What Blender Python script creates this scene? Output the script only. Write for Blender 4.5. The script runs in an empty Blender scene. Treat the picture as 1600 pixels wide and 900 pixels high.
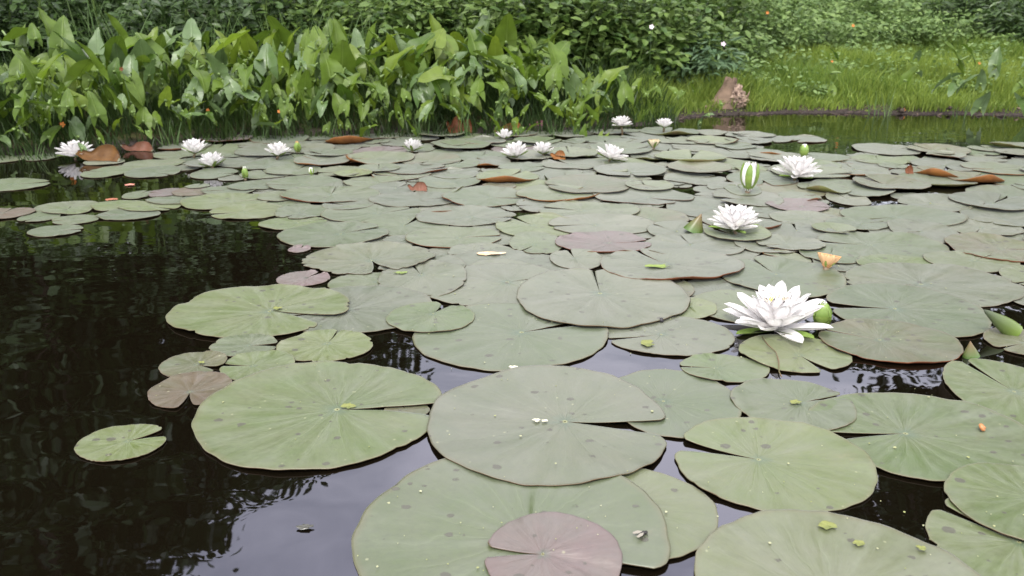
import bpy, math, random
import numpy as np
from mathutils import Vector, Matrix

# ------------------------------------------------------------------ camera, sky, sun, exposure
S = bpy.context.scene
COL = S.collection
PITCH = math.radians(19.8)
CAM_Z = 0.5
F = 1220.0
cam_d = bpy.data.cameras.new('camera')
cam = bpy.data.objects.new('camera', cam_d)
COL.objects.link(cam)
cam_d.sensor_width = 36
cam_d.lens = 36 * F / 1600
cam_d.clip_start = 0.02
cam_d.clip_end = 400
cam_d.dof.use_dof = True
cam_d.dof.focus_distance = 1.15
cam_d.dof.aperture_fstop = 11
cam.location = (0, 0, CAM_Z)
cam.rotation_euler = (math.pi / 2 - PITCH, 0, 0)
S.camera = cam

SUN_EL, SUN_AZ = math.radians(58), math.radians(200)     # azimuth: clockwise from +Y
W = bpy.data.worlds.new('World')
S.world = W
W.use_nodes = True
nt = W.node_tree
nt.nodes.clear()
out = nt.nodes.new('ShaderNodeOutputWorld')
bg = nt.nodes.new('ShaderNodeBackground')
sky = nt.nodes.new('ShaderNodeTexSky')
sky.sky_type = 'NISHITA'
sky.sun_disc = False
sky.sun_elevation = SUN_EL
sky.sun_rotation = SUN_AZ
tc = nt.nodes.new('ShaderNodeTexCoord')
mp = nt.nodes.new('ShaderNodeMapping')
mp.inputs['Scale'].default_value = (1, 1, 2.2)
mp.inputs['Location'].default_value = (0.4, 0.2, 0.1)
nz = nt.nodes.new('ShaderNodeTexNoise')
nz.inputs['Scale'].default_value = 2.6
nz.inputs['Detail'].default_value = 6
nz.inputs['Roughness'].default_value = 0.55
cr = nt.nodes.new('ShaderNodeValToRGB')
cr.color_ramp.elements[0].position = 0.32
cr.color_ramp.elements[0].color = (0.30, 0.30, 0.30, 1)
cr.color_ramp.elements[1].position = 0.62
cr.color_ramp.elements[1].color = (1, 1, 1, 1)
mx = nt.nodes.new('ShaderNodeMix')
mx.data_type = 'RGBA'
mx.inputs[7].default_value = (16.9, 16.5, 17.2, 1)          # cloud white
nt.links.new(tc.outputs['Generated'], mp.inputs[0])
nt.links.new(mp.outputs[0], nz.inputs['Vector'])
nt.links.new(nz.outputs['Fac'], cr.inputs[0])
nt.links.new(cr.outputs[0], mx.inputs[0])
nt.links.new(sky.outputs[0], mx.inputs[6])
nt.links.new(mx.outputs[2], bg.inputs[0])
bg.inputs[1].default_value = 0.13
nt.links.new(bg.outputs[0], out.inputs[0])

sl = bpy.data.lights.new('sun', 'SUN')
sl.energy = 2.3
sl.angle = math.radians(14)
sl.color = (1.0, 0.96, 0.9)
sun = bpy.data.objects.new('sun', sl)
COL.objects.link(sun)
sd = Vector((math.sin(SUN_AZ) * math.cos(SUN_EL), math.cos(SUN_AZ) * math.cos(SUN_EL), math.sin(SUN_EL)))
sun.rotation_euler = sd.to_track_quat('Z', 'Y').to_euler()
S.view_settings.view_transform = 'Standard'
S.view_settings.look = 'None'
S.view_settings.exposure = 0.72
S.view_settings.gamma = 1
S.render.engine = 'CYCLES'
S.cycles.max_bounces = 10
S.cycles.diffuse_bounces = 8
S.cycles.transparent_max_bounces = 4

rng = np.random.default_rng(7)
random.seed(7)
R = math.radians

# ------------------------------------------------------------------ measuring the photograph
FW = np.array([0, math.cos(PITCH), -math.sin(PITCH)])
UP = np.array([0, math.sin(PITCH), math.cos(PITCH)])
RT = np.array([1.0, 0, 0])


def at(px, py, z=0.0):
    d = FW + (px - 800) / F * RT + (450 - py) / F * UP
    t = (z - CAM_Z) / d[2]
    return np.array([d[0] * t, d[1] * t, z])


def at_y(px, py, Y):
    d = FW + (px - 800) / F * RT + (450 - py) / F * UP
    t = Y / d[1]
    return np.array([d[0] * t, Y, CAM_Z + d[2] * t])


def proj(P):
    P = np.asarray(P, float) - np.array([0, 0, CAM_Z])
    d = P @ FW
    return np.stack([800 + F * (P @ RT) / d, 450 - F * (P @ UP) / d], -1)


def depth(P):
    return float((np.asarray(P) - np.array([0, 0, CAM_Z])) @ FW)


def fit(b):
    x0, y0, x1, y1 = b
    c = at((x0 + x1) / 2, (y0 + y1) / 2)
    X, Y = c[0], c[1]
    rx = (x1 - x0) / 2 * depth(c) / F
    ry = rx
    a = np.linspace(0, 2 * math.pi, 48, endpoint=False)
    for k in range(14):
        q = proj(np.stack([X + rx * np.cos(a), Y + ry * np.sin(a), 0 * a], -1))
        l, t_, r_, bt = q[:, 0].min(), q[:, 1].min(), q[:, 0].max(), q[:, 1].max()
        rx *= ((x1 - x0) / (r_ - l)) ** .8
        ry = min(max(ry * ((y1 - y0) / (bt - t_)) ** .8, rx * .72), rx * 1.35)
        cc = proj([X, Y, 0])
        n = at(cc[0] + ((x0 + x1) - (l + r_)) / 2, cc[1] + ((y0 + y1) - (t_ + bt)) / 2)
        X, Y = n[0], n[1]
    return X, Y, rx, ry


# ------------------------------------------------------------------ object helpers
def tag(o, label=None, cat=None, group=None, kind=None):
    if label: o['label'] = label
    if cat: o['category'] = cat
    if group: o['group'] = group
    if kind: o['kind'] = kind
    return o


def empty(name, loc, rz=0.0):
    o = bpy.data.objects.new(name, None)
    o.empty_display_size = 0.02
    o.location = loc
    o.rotation_euler = (0, 0, rz)
    COL.objects.link(o)
    return o


def mesh(name, V, Fc, mats, midx=None, smooth=True, attrs=None):
    me = bpy.data.meshes.new(name)
    me.from_pydata(np.asarray(V, float).tolist(), [], Fc if isinstance(Fc, list) else np.asarray(Fc).tolist())
    for m in (mats if isinstance(mats, (list, tuple)) else [mats]):
        me.materials.append(m)
    if midx is not None:
        me.polygons.foreach_set('material_index', np.asarray(midx, np.int32))
    if smooth:
        me.polygons.foreach_set('use_smooth', np.ones(len(me.polygons), bool))
    for k, v in (attrs or {}).items():
        at_ = me.attributes.new(k, 'FLOAT', 'POINT')
        at_.data.foreach_set('value', np.asarray(v, np.float32))
    me.update()
    return me


def obj(name, me, parent=None, loc=(0, 0, 0), rot=(0, 0, 0)):
    o = bpy.data.objects.new(name, me)
    o.location = loc
    o.rotation_euler = rot
    COL.objects.link(o)
    if parent: o.parent = parent
    return o


def tube(pts, rad, seg=8, cap=True):
    pts = [Vector(p) for p in pts]
    V, Fc = [], []
    up = Vector((0.13, 0.31, 0.94)).normalized()
    for i, p in enumerate(pts):
        d = (pts[min(i + 1, len(pts) - 1)] - pts[max(i - 1, 0)]).normalized()
        a = d.cross(up)
        if a.length < 1e-3: a = d.cross(Vector((1, 0, 0)))
        a.normalize()
        b = d.cross(a)
        for k in range(seg):
            t = 2 * math.pi * k / seg
            V.append(p + (a * math.cos(t) + b * math.sin(t)) * rad[i])
    for i in range(len(pts) - 1):
        for k in range(seg):
            k2 = (k + 1) % seg
            Fc.append((i * seg + k, i * seg + k2, (i + 1) * seg + k2, (i + 1) * seg + k))
    if cap:
        Fc.append(tuple(range(seg))[::-1])
        Fc.append(tuple((len(pts) - 1) * seg + k for k in range(seg)))
    return [tuple(v) for v in V], Fc


class Bag:
    def __init__(s): s.V, s.F, s.T, s.n = [], [], [], 0

    def add(s, V, Fc, tint=0.5):
        V = np.asarray(V, float)
        s.V.append(V)
        s.F += [tuple(i + s.n for i in f) for f in Fc]
        s.T.append(np.full(len(V), tint))
        s.n += len(V)

    def mesh(s, name, mats, smooth=True, midx=None):
        return mesh(name, np.concatenate(s.V), s.F, mats, smooth=smooth, midx=midx, attrs={'tint': np.concatenate(s.T)})


# ------------------------------------------------------------------ materials
def mat(name):
    m = bpy.data.materials.new(name)
    m.use_nodes = True
    n = m.node_tree
    b = n.nodes['Principled BSDF']
    return m, n, b


def N(n, t, **kw):
    x = n.nodes.new(t)
    for k, v in kw.items(): setattr(x, k, v)
    return x


def math_(n, op, a, b=None, c=None, clamp=False):
    x = N(n, 'ShaderNodeMath', operation=op)
    x.use_clamp = clamp
    for i, v in enumerate((a, b, c)):
        if v is None: continue
        if isinstance(v, (int, float)): x.inputs[i].default_value = v
        else: n.links.new(v, x.inputs[i])
    return x.outputs[0]


def mix(n, fac, a, b):
    x = N(n, 'ShaderNodeMix', data_type='RGBA')
    for i, v in ((0, fac), (6, a), (7, b)):
        if isinstance(v, (int, float)): x.inputs[i].default_value = v
        elif isinstance(v, tuple): x.inputs[i].default_value = (*v, 1) if len(v) == 3 else v
        else: n.links.new(v, x.inputs[i])
    return x.outputs[2]


def noise(n, vec, scale, detail=3, rough=.5, dim='3D', w=None):
    x = N(n, 'ShaderNodeTexNoise', noise_dimensions=dim)
    x.inputs['Scale'].default_value = scale
    x.inputs['Detail'].default_value = detail
    x.inputs['Roughness'].default_value = rough
    if vec is not None: n.links.new(vec, x.inputs['Vector'])
    if w is not None: n.links.new(w, x.inputs['W'])
    return x.outputs['Fac']


def ramp(n, f, p0, p1, c0=0.0, c1=1.0):
    x = N(n, 'ShaderNodeMapRange')
    x.inputs[1].default_value, x.inputs[2].default_value = p0, p1
    x.inputs[3].default_value, x.inputs[4].default_value = c0, c1
    n.links.new(f, x.inputs[0])
    return x.outputs[0]


def attr(n, name):
    return N(n, 'ShaderNodeAttribute', attribute_name=name).outputs['Fac']


def pad_top(name, c1, c2, edge, rough=.42, spots=.5):
    m, n, b = mat(name)
    tcn = N(n, 'ShaderNodeTexCoord')
    inf = N(n, 'ShaderNodeObjectInfo')
    vec = N(n, 'ShaderNodeVectorMath', operation='ADD')
    sc = N(n, 'ShaderNodeVectorMath', operation='SCALE')
    cmb = N(n, 'ShaderNodeCombineXYZ')
    cmb.inputs[0].default_value, cmb.inputs[1].default_value = 13.0, 7.0
    n.links.new(inf.outputs['Random'], cmb.inputs[2])
    n.links.new(cmb.outputs[0], sc.inputs[0])
    n.links.new(math_(n, 'MULTIPLY', inf.outputs['Random'], 9.0), sc.inputs['Scale'])
    n.links.new(tcn.outputs['Object'], vec.inputs[0])
    n.links.new(sc.outputs[0], vec.inputs[1])
    P = vec.outputs[0]
    rho, phi = attr(n, 'rho'), attr(n, 'phi')
    # base mottling
    big = noise(n, P, 14, 3, .6)
    col = mix(n, ramp(n, big, .32, .68), c1, c2)
    fine = noise(n, P, 130, 4, .65)
    hs = N(n, 'ShaderNodeHueSaturation')
    v = math_(n, 'ADD', ramp(n, fine, .25, .75, .86, 1.12), math_(n, 'MULTIPLY_ADD', inf.outputs['Random'], .26, -.13))
    n.links.new(v, hs.inputs['Value'])
    n.links.new(math_(n, 'MULTIPLY_ADD', inf.outputs['Random'], -.03, .515), hs.inputs['Hue'])
    n.links.new(math_(n, 'MULTIPLY_ADD', noise(n, P, 5, 1), .5, .75), hs.inputs['Saturation'])
    n.links.new(col, hs.inputs['Color'])
    col = hs.outputs[0]
    cmb3 = N(n, 'ShaderNodeCombineXYZ')
    n.links.new(math_(n, 'MULTIPLY', phi, 5.0), cmb3.inputs[0]); n.links.new(math_(n, 'MULTIPLY', rho, 1.6), cmb3.inputs[1])
    n.links.new(math_(n, 'MULTIPLY', inf.outputs['Random'], 50), cmb3.inputs[2])
    strk = noise(n, cmb3.outputs[0], 1.0, 4, .6)
    hs2 = N(n, 'ShaderNodeHueSaturation')
    n.links.new(ramp(n, strk, .25, .75, .80, 1.18), hs2.inputs['Value'])
    n.links.new(ramp(n, strk, .3, .7, 1.25, .8), hs2.inputs['Saturation'])
    n.links.new(col, hs2.inputs['Color'])
    col = hs2.outputs[0]
    # veins radiating from the stalk, each forking towards the rim
    cmb2 = N(n, 'ShaderNodeCombineXYZ')
    n.links.new(phi, cmb2.inputs[0]); n.links.new(rho, cmb2.inputs[1])
    n.links.new(math_(n, 'MULTIPLY', inf.outputs['Random'], 30), cmb2.inputs[2])
    wob = math_(n, 'MULTIPLY_ADD', noise(n, cmb2.outputs[0], 2.5, 2), .35, phi)
    v1 = math_(n, 'ABSOLUTE', math_(n, 'SINE', math_(n, 'MULTIPLY', wob, 8.5)))
    v2 = math_(n, 'ABSOLUTE', math_(n, 'SINE', math_(n, 'MULTIPLY_ADD', rho, .7, math_(n, 'MULTIPLY', wob, 21))))
    l1 = math_(n, 'POWER', math_(n, 'SUBTRACT', 1.0, v1), 7)
    l2 = math_(n, 'MULTIPLY', math_(n, 'POWER', math_(n, 'SUBTRACT', 1.0, v2), 8), ramp(n, rho, .35, .7))
    fade = ramp(n, rho, 1.0, .45)
    vein = math_(n, 'MULTIPLY', math_(n, 'MAXIMUM', l1, math_(n, 'MULTIPLY', l2, .6)), fade)
    col = mix(n, math_(n, 'MULTIPLY', vein, math_(n, 'MULTIPLY', noise(n, P, 9, 2), .5)), col, tuple(min(1, 1.35 * a + .03) for a in c1))
    # blue-green star where the stalk joins
    st = math_(n, 'MULTIPLY', ramp(n, math_(n, 'ADD', rho, math_(n, 'MULTIPLY', noise(n, cmb2.outputs[0], 5, 3), .22)), .24, .12), .55)
    col = mix(n, st, col, (.048, .080, .055))
    col = mix(n, math_(n, 'MULTIPLY', ramp(n, rho, .03, .015), .7), col, (.26, .26, .11))
    # pale/dark rim
    rimn = math_(n, 'MULTIPLY_ADD', noise(n, P, 40, 2), .05, rho)
    col = mix(n, math_(n, 'MULTIPLY', ramp(n, rimn, .975, 1.02), .45), col, edge)
    # stale blotches, chewed spots and pollen flecks
    blo = math_(n, 'MULTIPLY', ramp(n, noise(n, P, 24, 5, .7), .66, .76), .4 * spots)
    col = mix(n, blo, col, (.20, .15, .08))
    mpv = N(n, 'ShaderNodeMapping')
    mpv.inputs['Scale'].default_value = (1, 1.25, 1)
    n.links.new(P, mpv.inputs[0])
    vo = N(n, 'ShaderNodeTexVoronoi')
    vo.inputs['Scale'].default_value = 62
    n.links.new(mpv.outputs[0], vo.inputs['Vector'])
    sep = N(n, 'ShaderNodeSeparateColor')
    n.links.new(vo.outputs['Color'], sep.inputs[0])
    rad_ = math_(n, 'MULTIPLY', ramp(n, sep.outputs[0], 0.64 + .14 * (1 - spots), 1.0, 0.02, .44), ramp(n, noise(n, P, 8, 2), .34, .50))
    dd = math_(n, 'ADD', math_(n, 'MULTIPLY_ADD', noise(n, P, 210, 3, .7), .42, -.16), vo.outputs['Distance'])
    hole = ramp(n, math_(n, 'SUBTRACT', rad_, dd), -.045, .0)
    holec = math_(n, 'GREATER_THAN', rad_, .02)
    col = mix(n, math_(n, 'MULTIPLY', math_(n, 'MULTIPLY', hole, holec), .8), col, (.040, .036, .024))
    vo2 = N(n, 'ShaderNodeTexVoronoi')
    vo2.inputs['Scale'].default_value = 110
    n.links.new(P, vo2.inputs['Vector'])
    sep2 = N(n, 'ShaderNodeSeparateColor')
    n.links.new(vo2.outputs['Color'], sep2.inputs[0])
    fl = math_(n, 'MULTIPLY', math_(n, 'GREATER_THAN', sep2.outputs[1], .965), ramp(n, vo2.outputs['Distance'], .22, .12))
    col = mix(n, math_(n, 'MULTIPLY', fl, .4), col, (.30, .30, .18))
    n.links.new(col, b.inputs['Base Color'])
    n.links.new(math_(n, 'ADD', ramp(n, fine, .2, .8, -.03, .10), ramp(n, strk, .3, .7, rough - .08, rough + .08)), b.inputs['Roughness'])
    b.inputs['Specular IOR Level'].default_value = .8
    b.inputs['Sheen Weight'].default_value = .16
    b.inputs['Sheen Roughness'].default_value = .35
    b.inputs['Sheen Tint'].default_value = (.93, .97, 1.0, 1)
    bm = N(n, 'ShaderNodeBump')
    bm.inputs['Strength'].default_value = .35
    bm.inputs['Distance'].default_value = .0012
    hgt = math_(n, 'ADD', math_(n, 'MULTIPLY', vein, -.5), math_(n, 'MULTIPLY', noise(n, P, 45, 3), .9))
    hgt = math_(n, 'ADD', hgt, math_(n, 'MULTIPLY', strk, 2.2))
    hgt = math_(n, 'SUBTRACT', hgt, math_(n, 'MULTIPLY', hole, math_(n, 'MULTIPLY', holec, .5)))
    n.links.new(hgt, bm.inputs['Height'])
    n.links.new(bm.outputs[0], b.inputs['Normal'])
    return m


def pad_under(name, c1, c2):
    m, n, b = mat(name)
    tcn = N(n, 'ShaderNodeTexCoord')
    f = noise(n, tcn.outputs['Object'], 30, 4, .6)
    n.links.new(mix(n, ramp(n, f, .3, .7), c1, c2), b.inputs['Base Color'])
    b.inputs['Roughness'].default_value = .55
    b.inputs['Specular IOR Level'].default_value = .2
    bm = N(n, 'ShaderNodeBump')
    bm.inputs['Distance'].default_value = .003
    n.links.new(f, bm.inputs['Height']); n.links.new(bm.outputs[0], b.inputs['Normal'])
    return m


def leafmat(name, c1, c2, trans=.35, rough=.45, scale=18, tcol=None, spec=.4):
    m, n, b = mat(name)
    t = attr(n, 'tint')
    tcn = N(n, 'ShaderNodeTexCoord')
    col = mix(n, t, c1, c2)
    f = noise(n, tcn.outputs['Object'], scale, 3)
    hs = N(n, 'ShaderNodeHueSaturation')
    n.links.new(ramp(n, f, .25, .75, .8 if c1[0] < .6 else .95, 1.2 if c1[0] < .6 else 1.0), hs.inputs['Value'])
    n.links.new(col, hs.inputs['Color'])
    n.links.new(hs.outputs[0], b.inputs['Base Color'])
    b.inputs['Roughness'].default_value = rough
    b.inputs['Specular IOR Level'].default_value = spec
    if trans:
        tr = N(n, 'ShaderNodeBsdfTranslucent')
        if tcol: tr.inputs[0].default_value = (*tcol, 1)
        else: n.links.new(hs.outputs[0], tr.inputs[0])
        ms = N(n, 'ShaderNodeMixShader')
        ms.inputs[0].default_value = trans
        n.links.new(b.outputs[0], ms.inputs[1]); n.links.new(tr.outputs[0], ms.inputs[2])
        n.links.new(ms.outputs[0], n.nodes['Material Output'].inputs[0])
    return m


def arummat(name, c1, c2, trans, rough, spec):
    m = leafmat(name, c1, c2, trans=trans, rough=rough, scale=3, spec=spec)
    n = m.node_tree
    b = n.nodes['Principled BSDF']
    src = b.inputs['Base Color'].links[0].from_socket
    mid = ramp(n, attr(n, 'mid'), .80, 1.0)
    tcn = N(n, 'ShaderNodeTexCoord')
    sx = N(n, 'ShaderNodeSeparateXYZ')
    n.links.new(tcn.outputs['Object'], sx.inputs[0])
    w = math_(n, 'SINE', math_(n, 'MULTIPLY', math_(n, 'SUBTRACT', sx.outputs[0], math_(n, 'MULTIPLY', math_(n, 'ABSOLUTE', sx.outputs[1]), 1.1)), 75))
    v = math_(n, 'MULTIPLY', math_(n, 'POWER', math_(n, 'ABSOLUTE', w), 5), .16)
    n.links.new(mix(n, math_(n, 'MAXIMUM', math_(n, 'MULTIPLY', mid, .5), v), src, tuple(min(1, 1.5 * a + .04) for a in c2)), b.inputs['Base Color'])
    bm = N(n, 'ShaderNodeBump')
    bm.inputs['Strength'].default_value = .5
    bm.inputs['Distance'].default_value = .004
    n.links.new(math_(n, 'ADD', math_(n, 'MULTIPLY', mid, -1.0), noise(n, tcn.outputs['Object'], 5, 2)), bm.inputs['Height'])
    n.links.new(bm.outputs[0], b.inputs['Normal'])
    return m


def plain(name, c1, c2=None, rough=.6, scale=40, spec=.4, bump=0):
    m, n, b = mat(name)
    tcn = N(n, 'ShaderNodeTexCoord')
    f = noise(n, tcn.outputs['Object'], scale, 4, .6)
    n.links.new(mix(n, ramp(n, f, .3, .7), c1, c2 or tuple(.75 * a for a in c1)), b.inputs['Base Color'])
    b.inputs['Roughness'].default_value = rough
    b.inputs['Specular IOR Level'].default_value = spec
    if bump:
        bm = N(n, 'ShaderNodeBump')
        bm.inputs['Distance'].default_value = bump
        n.links.new(f, bm.inputs['Height']); n.links.new(bm.outputs[0], b.inputs['Normal'])
    return m


PAD = {
    'green': pad_top('pad_green', (0.070, 0.087, 0.041), (0.085, 0.096, 0.055), (0.089, 0.074, 0.037)),
    'fresh': pad_top('pad_fresh', (0.070, 0.094, 0.031), (0.087, 0.101, 0.046), (0.098, 0.086, 0.041)),
    'grey': pad_top('pad_grey', (0.076, 0.087, 0.053), (0.092, 0.097, 0.065), (0.083, 0.072, 0.044)),
    'olive': pad_top('pad_olive', (0.083, 0.076, 0.041), (0.073, 0.086, 0.038), (0.089, 0.055, 0.030), spots=1),
    'purple': pad_top('pad_purple', (0.102, 0.069, 0.065), (0.092, 0.077, 0.064), (0.068, 0.042, 0.037), spots=.6),
    'brown': pad_top('pad_brown', (0.075, 0.052, 0.033), (0.068, 0.060, 0.031), (0.076, 0.046, 0.030), spots=1),
    'eaten': pad_top('pad_eaten', (0.075, 0.087, 0.049), (0.088, 0.092, 0.056), (0.072, 0.059, 0.037), spots=1.6),
}
UNDER_RED = pad_under('pad_underside_red', (.125, .040, .014), (.075, .026, .010))
UNDER_ORANGE = pad_under('pad_underside_orange', (.20, .082, .020), (.12, .046, .014))
UNDER_GREEN = pad_under('pad_underside_green', (.10, .11, .03), (.08, .06, .025))
UNDER_DARK = pad_under('pad_underside_dark', (.09, .05, .025), (.07, .06, .03))

# water
WATER, n, b = mat('pond_water')
b.inputs['Base Color'].default_value = (.0035, .0026, .0014, 1)
b.inputs['Roughness'].default_value = .015
b.inputs['IOR'].default_value = 1.5
b.inputs['Specular IOR Level'].default_value = 1.0
b.inputs['Specular Tint'].default_value = (.74, .76, 1.0, 1)
tcn = N(n, 'ShaderNodeTexCoord')
mpw = N(n, 'ShaderNodeMapping')
mpw.inputs['Scale'].default_value = (1, 1.7, 1)
n.links.new(tcn.outputs['Object'], mpw.inputs[0])
w1 = noise(n, mpw.outputs[0], 3.2, 2, .45)
w2 = noise(n, mpw.outputs[0], 17, 2, .5)
patch = ramp(n, noise(n, tcn.outputs['Object'], 1.6, 2), .45, .65)
h = math_(n, 'ADD', math_(n, 'MULTIPLY', w1, .0028), math_(n, 'MULTIPLY', math_(n, 'MULTIPLY', w2, patch), .00026))
bm = N(n, 'ShaderNodeBump')
bm.inputs['Strength'].default_value = 1
bm.inputs['Distance'].default_value = 1
n.links.new(h, bm.inputs['Height'])
n.links.new(bm.outputs[0], b.inputs['Normal'])

# ground: mud at the waterline, dark leaf litter and turf above
GROUND, n, b = mat('bank_soil')
geo = N(n, 'ShaderNodeNewGeometry')
sx = N(n, 'ShaderNodeSeparateXYZ')
n.links.new(geo.outputs['Position'], sx.inputs[0])
g1 = noise(n, geo.outputs['Position'], 9, 5, .65)
g2 = noise(n, geo.outputs['Position'], 60, 4, .7)
mud = mix(n, ramp(n, g2, .3, .7), (.022, .017, .013), (.065, .052, .048))
turf = mix(n, ramp(n, g1, .35, .65), (.045, .07, .018), (.06, .045, .02))
hz_ = math_(n, 'MULTIPLY_ADD', g1, .04, sx.outputs[2])
n.links.new(mix(n, ramp(n, hz_, .035, .055), mud, turf), b.inputs['Base Color'])
b.inputs['Roughness'].default_value = .9
b.inputs['Specular IOR Level'].default_value = .15
bm = N(n, 'ShaderNodeBump')
bm.inputs['Distance'].default_value = .02
n.links.new(math_(n, 'ADD', g1, g2), bm.inputs['Height'])
n.links.new(bm.outputs[0], b.inputs['Normal'])

PETAL = leafmat('petal_white', (.93, .915, .90), (.92, .905, .90), trans=.5, rough=.55, scale=60)
SEPAL = leafmat('sepal_green', (.13, .22, .04), (.20, .27, .06), trans=.1, rough=.35, scale=60)
CREAM = leafmat('petal_cream', (.78, .62, .34), (.82, .74, .56), trans=.25, rough=.5, scale=60)
ORANGE_P = leafmat('petal_orange', (.72, .30, .07), (.80, .56, .32), trans=.25, rough=.5, scale=90)
STAMEN = plain('stamen_yellow', (.88, .66, .05), (.82, .55, .04), rough=.6)
STEM_R = plain('stalk_reddish', (.12, .06, .035), (.10, .09, .04), rough=.45)
ARUM = arummat('arum_leaf', (.042, .088, .008), (.125, .188, .020), .36, .45, .35)
ARUM_P = arummat('arum_leaf_pale', (.062, .115, .028), (.112, .165, .062), .25, .40, .6)
ARUM_Y = arummat('arum_leaf_yellowish', (.10, .17, .012), (.18, .24, .025), .5, .40, .5)
ARUM_S = plain('arum_stalk', (.15, .22, .06), (.08, .13, .03), rough=.4, scale=12)
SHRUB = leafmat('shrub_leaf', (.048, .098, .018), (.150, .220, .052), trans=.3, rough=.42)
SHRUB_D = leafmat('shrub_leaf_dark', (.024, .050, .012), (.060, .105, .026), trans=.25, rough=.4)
WEED = leafmat('weed_leaf', (.085, .150, .040), (.19, .275, .080), trans=.35, rough=.5)
WEED_B = leafmat('weed_leaf_bluish', (.075, .135, .065), (.12, .19, .09), trans=.3, rough=.45)
GRASS = leafmat('grass_blade', (.095, .165, .028), (.27, .34, .060), trans=.45, rough=.5, scale=1.5)
REED = leafmat('reed_blade', (.06, .12, .03), (.12, .18, .06), trans=.3, rough=.45, scale=3)
TREE_L = leafmat('tree_leaf', (.022, .045, .012), (.045, .080, .022), trans=.2, rough=.5)
BARK = plain('bark', (.085, .062, .045), (.045, .035, .028), rough=.9, scale=14, bump=.01)
WOOD = plain('weathered_wood', (.175, .118, .078), (.06, .040, .026), rough=.85, scale=16, bump=.01)
ROT = plain('rotten_pale_wood', (.38, .28, .21), (.08, .048, .034), rough=.9, scale=55, bump=.012)
ORANGE = plain('jewelweed_orange', (.50, .17, .03), rough=.6)
PINKW = plain('pale_pink_petal', (.80, .66, .74), rough=.6)
BITY = plain('yellow_bit', (.19, .20, .055), (.09, .11, .03), rough=.6)
BITW = plain('pale_bit', (.55, .54, .42), (.42, .40, .28), rough=.6)
STALK_D = plain('dark_green_stalk', (.03, .06, .015), rough=.6)
DARKB = plain('dark_chitin', (.02, .018, .016), rough=.3)

# ------------------------------------------------------------------ ground and water
_sp = np.array([at(-400, 275)[:2], at(0, 246)[:2], at(220, 231)[:2], at(400, 215)[:2], at(900, 206)[:2], at(1040, 192)[:2],
                at(1110, 181)[:2], at(1200, 177)[:2], at(1400, 178)[:2], at(1600, 181)[:2]])
_sp = np.concatenate([[[-9, 1.9]], _sp, [[7, 4.6]]])


def shore(x):
    return np.interp(x, _sp[:, 0], _sp[:, 1]) + .02 * np.sin(np.asarray(x) * 9) + .012 * np.sin(np.asarray(x) * 23 + 1)


def gz(x, y):
    x, y = np.asarray(x, float), np.asarray(y, float)
    d = y - shore(x)
    up = .022 * np.clip(d / .10, 0, 1) + .075 * np.clip(d, 0, 3) + .10 * np.clip(d - 3, 0, 40)
    up = up + np.clip(d, 0, 1) * .02 * np.sin(x * 5 + y * 3)
    dn = -.45 * np.clip(-d / .7, 0, 1)
    return np.where(d > 0, up, dn)


gx = np.concatenate([np.linspace(-150, -9, 16), np.linspace(-8.5, -3.2, 16), np.linspace(-3, 5, 180), np.linspace(5.2, 9, 14), np.linspace(10, 150, 16)])
gy = np.concatenate([np.linspace(-60, 0, 8), np.linspace(.5, 2, 6), np.linspace(2.1, 5, 130), np.linspace(5.1, 12, 40), np.linspace(13, 200, 22)])
GX, GY = np.meshgrid(gx, gy)
GZ = gz(GX, GY)
nx_, ny_ = len(gx), len(gy)
V = np.stack([GX.ravel(), GY.ravel(), GZ.ravel()], 1)
i, j = np.meshgrid(np.arange(ny_ - 1), np.arange(nx_ - 1), indexing='ij')
a = (i * nx_ + j).ravel()
o = obj('ground', mesh('ground', V, np.stack([a, a + 1, a + nx_ + 1, a + nx_], 1), GROUND))
tag(o, 'dark muddy bank and soil rising behind the pond', None, None, 'structure')
o = obj('water', mesh('water', [(-150, -60, 0), (150, -60, 0), (150, 12, 0), (-150, 12, 0)], [(0, 1, 2, 3)], WATER, smooth=False))
tag(o, 'still dark pond water reflecting trees and cloudy sky', None, None, 'structure')

# ------------------------------------------------------------------ lily pads
CELL = .006
HX0, HY0, HNX, HNY = -3.2, .45, 1100, 560
H = np.full((HNY, HNX), .0008)
COVER = np.zeros((HNY, HNX), bool)
pad_info = []          # (object, px, py, size, colour word)


def hcell(x, y):
    return (np.clip(((y - HY0) / CELL).astype(int), 0, HNY - 1), np.clip(((x - HX0) / CELL).astype(int), 0, HNX - 1))


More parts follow.
